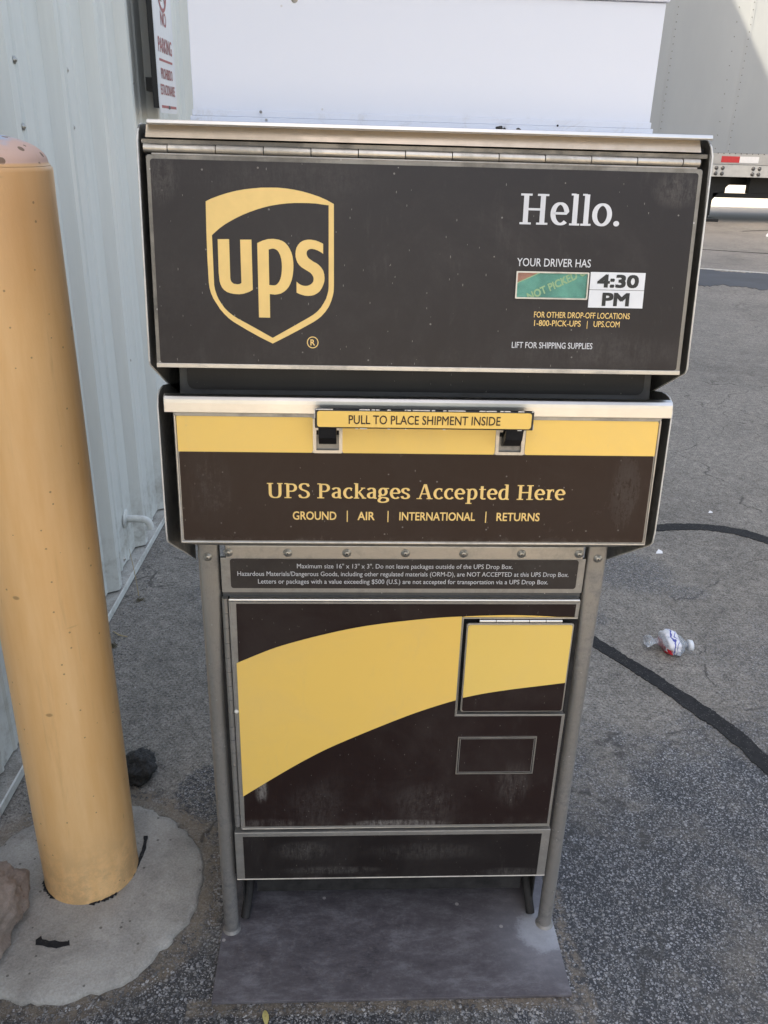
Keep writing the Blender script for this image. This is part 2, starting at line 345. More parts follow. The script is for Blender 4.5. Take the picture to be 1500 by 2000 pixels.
    h = mth(n, 'ADD', mth(n, 'MULTIPLY', h, mth(n, 'SUBTRACT', 1.0, mth(n, 'MULTIPLY', dust, .75))), mth(n, 'MULTIPLY', tex_noise(n, v, 180, 4, .7), .35))
    bump(n, b, h, .8, .0025)
    return mt
M['asphalt'] = asphalt()

def sealant():
    mt, n, b = nodes('black crack sealant'); v = coords(n)
    vo = voro(n, v, 260); k = mth(n, 'MULTIPLY', mth(n, 'LESS_THAN', vo.outputs['Distance'], .3), mth(n, 'GREATER_THAN', sepxyz(n, vo.outputs['Color'])[0], .8))
    c = ramp(n, tex_noise(n, v, 60, 6, .8), [(.3, (.011, .011, .012)), (.7, (.030, .030, .031))])
    n.links.new(mix(n, mth(n, 'MULTIPLY', k, .6), c, (.18, .175, .165)), b.inputs['Base Color'])
    b.inputs['Roughness'].default_value = .85; b.inputs['Specular IOR Level'].default_value = .25
    bump(n, b, tex_noise(n, v, 200, 4, .7), .7, .003)
    return mt
M['seal'] = sealant()

def plate_mat():
    mt, n, b = nodes('scuffed painted base plate'); v = coords(n); X, Y, Z = sepxyz(n, v)
    a = tex_noise(n, coords(n, (1, 2.2, 1)), 11, 9, .82, .1); a2 = tex_noise(n, v, 70, 6, .85)
    c = ramp(n, a, [(.34, (.060, .054, .060)), (.5, (.105, .096, .104)), (.66, (.18, .172, .185))])
    c = mix(n, mth(n, 'MULTIPLY', smooth(n, a2, .5, .72), .4), c, (.21, .205, .21))
    # whitish mineral bloom around the right foot
    dx = mth(n, 'SUBTRACT', X, .272); dy = mth(n, 'SUBTRACT', Y, -.012)
    d = mth(n, 'SQRT', mth(n, 'ADD', mth(n, 'MULTIPLY', dx, dx), mth(n, 'MULTIPLY', dy, dy)))
    k = smooth(n, mth(n, 'ADD', d, mth(n, 'MULTIPLY', mth(n, 'SUBTRACT', a2, .5), .055)), .052, .034)
    k2 = smooth(n, mth(n, 'ADD', d, mth(n, 'MULTIPLY', mth(n, 'SUBTRACT', a, .5), .1)), .13, .04)
    c = mix(n, mth(n, 'MULTIPLY', k2, .25), c, (.32, .33, .36)); c = mix(n, mth(n, 'MULTIPLY', k, mth(n, 'ADD', .25, mth(n, 'MULTIPLY', a2, .6))), c, (.40, .42, .45))
    vo = voro(n, coords(n, (1, 1, 1), (0, 0, .5)), 45); s = mth(n, 'MULTIPLY', mth(n, 'LESS_THAN', vo.outputs['Distance'], .16), mth(n, 'GREATER_THAN', sepxyz(n, vo.outputs['Color'])[0], .93))
    c = mix(n, mth(n, 'MULTIPLY', s, .6), c, (.42, .40, .38))
    n.links.new(c, b.inputs['Base Color'])
    n.links.new(mth(n, 'ADD', .42, mth(n, 'MULTIPLY', a, .4)), b.inputs['Roughness']); b.inputs['Specular IOR Level'].default_value = .3
    bump(n, b, a2, .25, .001)
    return mt
M['plate'] = plate_mat()
M['inner'] = flat('shade-darkened steel', (.035, .034, .034), .8, .2, .4, spec=.2)  # dark colour stands in for shade in and under the drop box

def rock_mat():
    mt, n, b = nodes('reddish brown rock'); v = coords(n)
    a = tex_noise(n, v, 22, 8, .7, .3); f = tex_noise(n, v, 220, 4, .75)
    c = ramp(n, a, [(.3, (.18, .13, .105)), (.7, (.32, .25, .21))])
    vo = voro(n, v, 120); k = mth(n, 'MULTIPLY', mth(n, 'LESS_THAN', vo.outputs['Distance'], .25), mth(n, 'GREATER_THAN', sepxyz(n, vo.outputs['Color'])[0], .86))
    c = mix(n, mth(n, 'MULTIPLY', k, .7), c, (.09, .035, .03))
    c = mix(n, .3, c, ramp(n, f, [(.3, (.12, .09, .07)), (.7, (.42, .36, .31))]))
    n.links.new(c, b.inputs['Base Color']); b.inputs['Roughness'].default_value = .9
    bump(n, b, mth(n, 'ADD', a, mth(n, 'MULTIPLY', f, .4)), .7, .004)
    return mt
M['rock'] = rock_mat()
M['lump'] = flat('black asphalt lump', (.028, .027, .026), .8, var=.7, scale=160, bmp=1.0, bscale=120)
M['trailer'] = None
def trailer_mat():
    mt, n, b = nodes('grey trailer sheet'); v = coords(n)
    a = tex_noise(n, coords(n, (1, 1, .3)), 1.6, 5, .6)
    c = ramp(n, a, [(.3, (.235, .26, .28)), (.7, (.275, .30, .32))])
    n.links.new(c, b.inputs['Base Color']); b.inputs['Roughness'].default_value = .45
    bump(n, b, tex_noise(n, v, .9, 2), .3, .02)
    return mt
M['trailer'] = trailer_mat()
M['rail'] = flat('pale grey rail', (.38, .375, .36), .5, var=.08, scale=8)
M['rail2'] = flat('lighter lower rail', (.48, .475, .45), .5, var=.1, scale=8)
M['chassis'] = flat('black chassis', (.012, .012, .012), .7, var=.3)
M['rubber'] = flat('tyre rubber', (.02, .02, .02), .8)
M['tape_red'] = flat('red reflective tape', (.50, .03, .035), .4, var=.05)
M['tape_white'] = flat('white reflective tape', (.72, .72, .72), .4, var=.05)
M['bolt_dark'] = flat('dark bolt', (.12, .12, .12), .5, metal=.4)
M['sign_white'] = flat('white sign face', (.62, .63, .66), .4, var=.03)
M['sign_red'] = flat('dull red print', (.32, .06, .07), .5, var=.05)
M['straw'] = flat('dry straw', (.42, .33, .19), .8, var=.2, scale=200)
M['weed'] = flat('dry weed', (.10, .085, .045), .8, var=.3, scale=200)
M['leaf'] = flat('yellow dry leaf', (.45, .38, .14), .7, var=.2, scale=200)
M['paper'] = flat('white paper scrap', (.75, .75, .76), .7, var=.05)
M['putty'] = flat('white putty drop', (.7, .68, .62), .6, var=.05)
M['strip_asphalt'] = flat('smooth dark asphalt', (.045, .05, .058), .65, var=.25, scale=3, bmp=.4, bscale=150)
M['pebble'] = None
def pebble_mat():
    mt, n, b = nodes('pebbles'); v = coords(n)
    vo = voro(n, v, 45)
    n.links.new(ramp(n, sepxyz(n, vo.outputs['Color'])[0], [(0, (.07, .07, .075)), (.5, (.16, .155, .15)), (1, (.36, .35, .34))]), b.inputs['Base Color'])
    b.inputs['Roughness'].default_value = .8
    return mt
M['pebble'] = pebble_mat()
def bottle_mat():
    mt, n, b = nodes('scuffed clear plastic'); v = coords(n)
    f = tex_noise(n, v, 90, 5, .8)
    b.inputs['Base Color'].default_value = (.80, .83, .88, 1)
    n.links.new(ramp(n, f, [(.3, .12), (.7, .45)]), b.inputs['Roughness'])
    b.inputs['Transmission Weight'].default_value = .82; b.inputs['IOR'].default_value = 1.33
    bump(n, b, tex_noise(n, v, 45, 3, .6), .9, .006)
    return mt
M['plastic'] = bottle_mat()
M['cap'] = flat('milky plastic cap', (.65, .68, .72), .4, var=.1)
def wrap_mat():
    mt, n, b = nodes('crumpled bottle wrapper'); v = coords(n)
    a = mth(n, 'ADD', sepxyz(n, v)[0], mth(n, 'MULTIPLY', mth(n, 'SUBTRACT', tex_noise(n, v, 40, 2, .5), .5), .02))
    def band(x, hw): return mth(n, 'LESS_THAN', mth(n, 'ABSOLUTE', mth(n, 'SUBTRACT', a, x)), hw)
    zz = sepxyz(n, v)[2]
    c = mix(n, band(.8215, .0014), (.72, .73, .78), (.07, .09, .40)); c = mix(n, band(.829, .0008), c, (.07, .09, .40))
    c = mix(n, mth(n, 'MULTIPLY', band(.811, .0065), mth(n, 'LESS_THAN', zz, .024)), c, (.62, .02, .04))
    n.links.new(c, b.inputs['Base Color']); b.inputs['Roughness'].default_value = .35
    return mt
M['wrap'] = wrap_mat()
def glass_mat():
    mt, n, b = nodes('thin window glass')
    b.inputs['Base Color'].default_value = (.75, .9, .88, 1); b.inputs['Roughness'].default_value = .08
    b.inputs['Transmission Weight'].default_value = 1; b.inputs['IOR'].default_value = 1.15
    return mt
M['glass'] = glass_mat()

# ---------------------------------------------------------------- mesh helpers
class MB:
    def __init__(s): s.v = []; s.f = []; s.m = []; s.mats = []; s.cur = 0; s.sm = []
    def mat(s, k):
        if k not in s.mats: s.mats.append(k)
        s.cur = s.mats.index(k); return s
    def add(s, vs, fs, smooth=False):
        o = len(s.v); s.v += [tuple(p) for p in vs]
        for f in fs: s.f.append([o+i for i in f]); s.m.append(s.cur); s.sm.append(smooth)
        return s
    def box(s, x0, x1, y0, y1, z0, z1):
        return s.add([(x, y, z) for z in (z0, z1) for y in (y0, y1) for x in (x0, x1)],
            [(0, 2, 3, 1), (4, 5, 7, 6), (0, 1, 5, 4), (2, 6, 7, 3), (0, 4, 6, 2), (1, 3, 7, 5)])
    def prism(s, pts, back):
        """pts: front outline as 3D points, back: offset vector to the rear outline."""
        n = len(pts); b = Vector(back); q = [Vector(p) for p in pts]
        return s.add(q+[p+b for p in q], [tuple(range(n)), tuple(range(2*n-1, n-1, -1))]+[(i, i+n, (i+1) % n+n, (i+1) % n) for i in range(n)])
    def tube(s, path, r, seg=12, caps=True, smooth=True):
        path = [Vector(p) for p in path]; rs = r if isinstance(r, (list, tuple)) else [r]*len(path)
        vs_, fs = [], []
        ref = None
        for i, p in enumerate(path):
            d = (path[min(i+1, len(path)-1)]-path[max(i-1, 0)]).normalized()
            if ref is None: ref = d.orthogonal().normalized()
            a = (ref-d*ref.dot(d)).normalized(); ref = a; b = d.cross(a)
            for k in range(seg):
                t = 2*math.pi*k/seg; vs_.append(p+(a*math.cos(t)+b*math.sin(t))*rs[i])
        for i in range(len(path)-1):
            for k in range(seg):
                k2 = (k+1) % seg
                fs.append((i*seg+k, i*seg+k2, (i+1)*seg+k2, (i+1)*seg+k))
        s.add(vs_, fs, smooth)
        if caps:
            n = len(path)-1
            s.add(vs_[:seg], [tuple(range(seg-1, -1, -1))]); s.add(vs_[n*seg:], [tuple(range(seg))])
        return s
    def lathe(s, prof, c=(0, 0, 0), axis='z', seg=32, smooth=True):
        """prof: (radius, height) pairs."""
        vs_, fs = [], []
        for r, h in prof:
            for k in range(seg):
                t = 2*math.pi*k/seg; x, y = r*math.cos(t), r*math.sin(t)
                p = (x, y, h) if axis == 'z' else ((x, -h, y) if axis == 'y' else (h, x, y))
                vs_.append((p[0]+c[0], p[1]+c[1], p[2]+c[2]))
        for i in range(len(prof)-1):
            for k in range(seg):
                k2 = (k+1) % seg
                fs.append((i*seg+k, i*seg+k2, (i+1)*seg+k2, (i+1)*seg+k))
        return s.add(vs_, fs, smooth)
    def mesh(s, name):
        me = bpy.data.meshes.new(name); me.from_pydata(s.v, [], s.f)
        for k in s.mats: me.materials.append(M[k])
        me.polygons.foreach_set('material_index', s.m); me.polygons.foreach_set('use_smooth', s.sm)
        me.update()
        bm = bmesh.new(); bm.from_mesh(me); bmesh.ops.recalc_face_normals(bm, faces=bm.faces); bm.to_mesh(me); bm.free()
        return me

def wpos(o):
    p = Vector(o.location)
    while o.parent: o = o.parent; p += o.location
    return p
def link(name, me, parent=None, loc=None, bev=0, seg=2):
    """Mesh in world coordinates (or, with loc, about its own origin) hung under parent; roots are never rotated while building."""
    o = bpy.data.objects.new(name, me); col.objects.link(o)
    base = wpos(parent) if parent else Vector((0, 0, 0))
    if parent: o.parent = parent
    if loc is None:
        if parent: me.transform(Matrix.Translation(-base))
    else: o.location = Vector(loc)-base
    if bev:
        b = o.modifiers.new('bevel', 'BEVEL'); b.width = bev; b.segments = seg; b.limit_method = 'ANGLE'; b.angle_limit = R(35)
    return o
def obj(name, mb, parent=None, loc=None, bev=0, seg=2):
    return link(name, mb.mesh(name), parent, loc, bev, seg)
def thing(name, label, cat, loc, group=None):
    o = bpy.data.objects.new(name, None); col.objects.link(o); o.location = loc; o.empty_display_size = .1
    o['label'] = label; o['category'] = cat
    if group: o['group'] = group
    return o
def tag(o, label, cat, group=None):
    o['label'] = label; o['category'] = cat
    if group: o['group'] = group
    return o
def struct(o): o['kind'] = 'structure'; return o
def again(o, parent=None, loc=None, rot=None):
    c = o.copy(); col.objects.link(c)
    if parent: c.parent = parent
    if loc is not None: c.location = loc
    if rot is not None: c.rotation_euler = rot
    return c

# a tilted front plane: x along the box, z up the world, off = out of the face
class Plane:
    def __init__(s, yr, zr, slope):
        s.yr, s.zr, s.sl = yr, zr, slope
        l = math.hypot(1, slope); s.n = Vector((0, -1/l, -slope*-1/l))
        # face leans out towards the bottom: normal points to the viewer and slightly up
    def __call__(s, x, z, off=0.0):
        return Vector((x, s.yr+(z-s.zr)*s.sl, z))+s.n*off
HOOD = Plane(-.1078, 1.2721, .1374)
DRAW = Plane(-.1141, .989, .0814)
DOOR = Plane(-.010, 0, 0)
GRIP = Plane(-.1455, 0, 0)

def rrect(x0, x1, z0, z1, r=0, corners='all', n=4):
    if not r: return [(x0, z0), (x1, z0), (x1, z1), (x0, z1)]
    o = []
    for cx, cz, a in ((x1-r, z0+r, -90), (x1-r, z1-r, 0), (x0+r, z1-r, 90), (x0+r, z0+r, 180)):
        for k in range(n+1):
            t = R(a+90*k/n); o.append((cx+r*math.cos(t), cz+r*math.sin(t)))
    return o
def sheet(P, pts, off, th, mat, name, parent, bev=0):
    """Solid plate on plane P: outline pts (x,z), front face off in front of the plane, th thick."""
    q = [P(x, z, off) for x, z in pts]
    return obj(name, MB().mat(mat).prism(q, -P.n*th), parent, bev=bev)
def ring_sheet(P, outer, inner, off, th, mat, name, parent):
    """Frame: outer and inner outlines with the same number of points."""
    n = len(outer); mb = MB().mat(mat)
    A = [P(x, z, off) for x, z in outer]; B = [P(x, z, off) for x, z in inner]
    A2 = [p-P.n*th for p in A]; B2 = [p-P.n*th for p in B]
    f = []
    for i in range(n):
        j = (i+1) % n
        f += [(i, j, n+j, n+i), (2*n+i, 3*n+i, 3*n+j, 2*n+j), (i, 2*n+i, 2*n+j, j), (n+i, n+j, 3*n+j, 3*n+i)]
    mb.add(A+B+A2+B2, f)
    return obj(name, mb, parent)

# ---------------------------------------------------------------- lettering
def curve_mesh(cu):
    o = bpy.data.objects.new('tmp', cu); col.objects.link(o)
    dg = bpy.context.evaluated_depsgraph_get(); dg.update()
    me = bpy.data.meshes.new_from_object(o.evaluated_get(dg))
    bpy.data.objects.remove(o); return me
def font_raw(s, bold=0.0, spacing=1.0):
    cu = bpy.data.curves.new('t', 'FONT'); cu.body = s; cu.size = 1; cu.resolution_u = 3; cu.offset = bold; cu.space_character = spacing
    return curve_mesh(cu)
def cap_h(bold): 
    me = font_raw('H', bold); zs = [v.co.y for v in me.vertices]; return min(zs), max(zs)
CAPS = {}
def place_flat(me, name, P, x0, x1, zb, ch, off, mat, parent, c0, c1, rot=0, clip=None, slant=0, piv=None):
    xs = [v.co.x for v in me.vertices]; a, b = min(xs), max(xs)
    sx = (x1-x0)/(b-a); sz = ch/(c1-c0)
    for v in me.vertices:
        z = (v.co.y-c0)*sz; x = (v.co.x-a)*sx+slant*z
        if rot:
            ca, sa = math.cos(rot), math.sin(rot); x, z = x*ca-z*sa, x*sa+z*ca
        v.co = Vector((x0+x, zb+z, v.co.z))
    if clip:
        bm = bmesh.new(); bm.from_mesh(me)
        for co, no in (((clip[0], 0, 0), (-1, 0, 0)), ((clip[1], 0, 0), (1, 0, 0)), ((0, clip[2], 0), (0, -1, 0)), ((0, clip[3], 0), (0, 1, 0))):
            bmesh.ops.bisect_plane(bm, geom=bm.verts[:]+bm.edges[:]+bm.faces[:], plane_co=co, plane_no=no, clear_outer=True)
        bm.to_mesh(me); bm.free()
    for v in me.vertices: v.co = P(v.co.x, v.co.y, off+v.co.z)  # z carries the overprint layer
    me.materials.clear(); me.materials.append(M[mat])
    for p in me.polygons: p.material_index = 0
    return link(name, me, parent)
def text(s, P, x0, x1, zb, ch, off, mat, parent, bold=0.0, spacing=1.0, name='lettering', **k):
    if 0 not in CAPS: CAPS[0] = cap_h(0)
    me = font_raw(s, 0, spacing)
    if bold:
        v0 = [v.co.copy() for v in me.vertices]; f0 = [list(p.vertices) for p in me.polygons]; vv, ff = [], []
        c = CAPS[0]; q = 1-2*bold/(c[1]-c[0])
        for i, (dx, dy) in enumerate(((0, 0), (-1, -1), (1, -1), (1, 1), (-1, 1), (1, 0), (-1, 0))):
            o = len(vv); vv += [(p.x+dx*bold, (p.y-c[0])*q+c[0]+bold+dy*bold, i*.00003) for p in v0]; ff += [[o+j for j in f] for f in f0]
        me = bpy.data.meshes.new(name); me.from_pydata(vv, [], ff); me.update()
    return place_flat(me, name, P, x0, x1, zb, ch, off, mat, parent, *CAPS[0], **k)
def polys_mesh(polys):
    cu = bpy.data.curves.new('t', 'CURVE'); cu.dimensions = '2D'; cu.fill_mode = 'BOTH'
    for pl in polys:
        sp = cu.splines.new('POLY'); sp.points.add(len(pl)-1)
        for p, q in zip(sp.points, pl): p.co = (q[0], q[1], 0, 1)
        sp.use_cyclic_u = True
    return curve_mesh(cu)

# a slab-serif alphabet drawn with a broad pen: cap height 1, x-height .74
THICK, THIN = .150, .078
def arc(cx, cy, rx, ry, a0, a1, n=18):
    return [(cx+rx*math.cos(R(a0+(a1-a0)*i/n)), cy+ry*math.sin(R(a0+(a1-a0)*i/n))) for i in range(n+1)]
def bez(p, n=14):
    o = []
    for i in range(n+1):
        t = i/n; u = 1-t
        o.append(tuple(u**3*p[0][k]+3*u*u*t*p[1][k]+3*u*t*t*p[2][k]+t**3*p[3][k] for k in (0, 1)))
    return o
def serif(x, y, w=.15, h=.066): return ('r', x-w, x+w, y, y+h)
def stem(x, y0, y1, w=THICK): return ('r', x-w/2, x+w/2, y0, y1)
G = {
 'H': (.94, [stem(.22, .03, .97), stem(.72, .03, .97), ('r', .2, .74, .46, .535), serif(.22, 0, .17), serif(.22, .934, .17), serif(.72, 0, .17), serif(.72, .934, .17)]),
 'U': (.90, [('s', [(.22, .97), (.22, .36)]+bez([(.22, .36), (.22, .1), (.33, .03), (.49, .03)])[1:]+bez([(.49, .03), (.66, .03), (.72, .14), (.72, .36)])[1:]+[(.72, .97)]), serif(.22, .934, .16), serif(.72, .934, .14)]),
 'P': (.74, [stem(.22, .03, .97), ('s', [(.22, .935), (.40, .935)]+arc(.42, .70, .2, .235, 90, -90)[1:]+[(.26, .465)]), serif(.22, 0, .18), ('r', .05, .22, .934, 1.0)]),
 'S': (.64, [('s', bez([(.53, .80), (.50, .95), (.40, .97), (.30, .965)])+bez([(.30, .965), (.06, .95), (.04, .62), (.30, .53)])[1:]+bez([(.30, .53), (.62, .42), (.60, .05), (.30, .035)])[1:]+bez([(.30, .035), (.18, .035), (.10, .09), (.08, .22)])[1:]), ('r', .50, .555, .76, .97), ('r', .055, .11, .04, .25)]),
 'A': (.86, [('w', (.42, 1.0), (.18, .04), .08), ('w', (.45, 1.0), (.70, .04), .155), ('r', .25, .62, .32, .385), serif(.16, 0, .14), serif(.70, 0, .155)]),
 'a': (.60, [('s', bez([(.09, .60), (.16, .69), (.24, .71), (.30, .70)])+bez([(.30, .70), (.40, .69), (.43, .62), (.43, .50)])[1:]+[(.43, .14)]+bez([(.43, .14), (.43, .05), (.48, .03), (.55, .04)])[1:]), ('s', bez([(.43, .42), (.20, .42), (.10, .33), (.12, .19)])+bez([(.12, .19), (.14, .05), (.28, .0), (.43, .13)])[1:])]),
 'c': (.55, [('s', arc(.33, .37, .225, .335, 52, 318)), ('r', .42, .475, .52, .70)]),
 'e': (.59, [('s', [(.10, .385), (.50, .385)]+arc(.305, .385, .205, .32, 0, 180)[1:]+arc(.33, .37, .23, .335, 180, 312)[1:])]),
 'o': (.64, [('s', arc(.31, .37, .225, .335, 0, 360, 30))]),
 'l': (.34, [stem(.17, .03, 1.02), serif(.17, 0, .155), ('r', .03, .17, .975, 1.035)]),
 'k': (.66, [stem(.17, .03, 1.02), serif(.17, 0, .14), ('r', .03, .17, .975, 1.035), ('w', (.24, .36), (.50, .70), .085), ('w', (.30, .43), (.54, .04), .15), serif(.50, .674, .11), serif(.56, 0, .11)]),
 'g': (.60, [('s', arc(.27, .47, .165, .23, 0, 360, 26)), ('s', bez([(.16, .28), (.06, .2), (.08, .10), (.22, .09)])+bez([(.22, .09), (.45, .08), (.54, .04), (.52, -.10)])[1:]+bez([(.52, -.10), (.48, -.26), (.10, -.29), (.07, -.13)])[1:]+bez([(.07, -.13), (.06, -.03), (.14, .04), (.20, .08)])[1:]), ('r', .38, .58, .66, .73)]),
 's': (.50, [('s', bez([(.40, .56), (.38, .69), (.30, .71), (.23, .705)])+bez([(.23, .705), (.05, .69), (.04, .46), (.23, .39)])[1:]+bez([(.23, .39), (.48, .30), (.46, .04), (.23, .035)])[1:]+bez([(.23, .035), (.14, .035), (.08, .08), (.07, .18)])[1:]), ('r', .375, .42, .54, .70), ('r', .05, .095, .04, .20)]),
 'p': (.66, [stem(.19, -.27, .70), serif(.19, -.30, .16), ('r', .05, .19, .655, .715), ('s', bez([(.20, .60), (.28, .70), (.36, .71), (.42, .69)])+bez([(.42, .69), (.60, .62), (.60, .10), (.40, .035)])[1:]+bez([(.40, .035), (.32, .02), (.24, .04), (.20, .10)])[1:])]),
 't': (.44, [('s', [(.20, .90), (.20, .18)]+bez([(.20, .18), (.20, .05), (.28, .02), (.40, .06)])[1:]), ('r', .05, .40, .65, .715)]),
 'd': (.66, [('s', [(.47, 1.02), (.47, .14)]+bez([(.47, .14), (.47, .05), (.52, .03), (.60, .035)])[1:]), ('r', .33, .47, .975, 1.035), ('s', bez([(.47, .64), (.40, .71), (.32, .71), (.26, .69)])+bez([(.26, .69), (.06, .60), (.06, .10), (.24, .035)])[1:]+bez([(.24, .035), (.33, .01), (.42, .06), (.47, .14)])[1:])]),
 'r': (.48, [stem(.19, .03, .70), serif(.19, 0, .16), ('r', .05, .19, .655, .715), ('s', bez([(.19, .48), (.24, .66), (.32, .70), (.43, .69)])), ('r', .39, .445, .54, .70)]),
 '.': (.26, [('d', .12, .09, .09)]), ' ': (.30, []),
}
def pen(pts):
    n = len(pts); L, Rr = [], []
    for i, p in enumerate(pts):
        a = pts[max(i-1, 0)]; b = pts[min(i+1, n-1)]
        if pts[0] == pts[-1] or (abs(pts[0][0]-pts[-1][0])+abs(pts[0][1]-pts[-1][1])) < 1e-6:
            a = pts[i-1] if i > 0 else pts[-2]; b = pts[i+1] if i < n-1 else pts[1]
        dx, dy = b[0]-a[0], b[1]-a[1]; l = math.hypot(dx, dy) or 1; dx /= l; dy /= l
        w_ = THIN+(THICK-THIN)*abs(dy)**1.3
        L.append((p[0]-dy*w_/2, p[1]+dx*w_/2)); Rr.append((p[0]+dy*w_/2, p[1]-dx*w_/2))
    return L, Rr
def slab_text(s, P, x0, x1, zb, ch, off, mat, parent, track=.0, slants=None):
    vs_, fs = [], []; x = 0.0; lay = 0
    def put(pts, faces):
        nonlocal lay
        o = len(vs_); lay += 1
        for p in pts: vs_.append((p[0]+x, p[1], (lay % 9)*.00002))
        for f in faces: fs.append([o+i for i in f])
    for c in s:
        wd, el = G[c]
        for e in el:
            if e[0] == 'r': put([(e[1], e[3]), (e[2], e[3]), (e[2], e[4]), (e[1], e[4])], [(0, 1, 2, 3)])
            elif e[0] == 'w':
                (ax, ay), (bx, by), w_ = e[1:]; put([(ax-w_/2, ay), (ax+w_/2, ay), (bx+w_/2, by), (bx-w_/2, by)], [(0, 1, 2, 3)])
            elif e[0] == 'd':
                put([(e[1]+e[3]*math.cos(t*math.pi/8), e[2]+e[3]*math.sin(t*math.pi/8)) for t in range(16)], [tuple(range(16))])
            else:
                L, Rr = pen(e[1]); n = len(L)
                put(L+Rr, [(i, i+1, n+i+1, n+i) for i in range(n-1)])
        x += wd+track
    xs = [v[0] for v in vs_]; a, b = min(xs), max(xs); sx = (x1-x0)/(b-a)
    me = bpy.data.meshes.new('lettering')
    me.from_pydata([P(x0+(v[0]-a)*sx, zb+v[1]*ch, off+v[2]) for v in vs_], [], fs)
    me.materials.append(M[mat]); me.update()
    return link('lettering', me, parent)

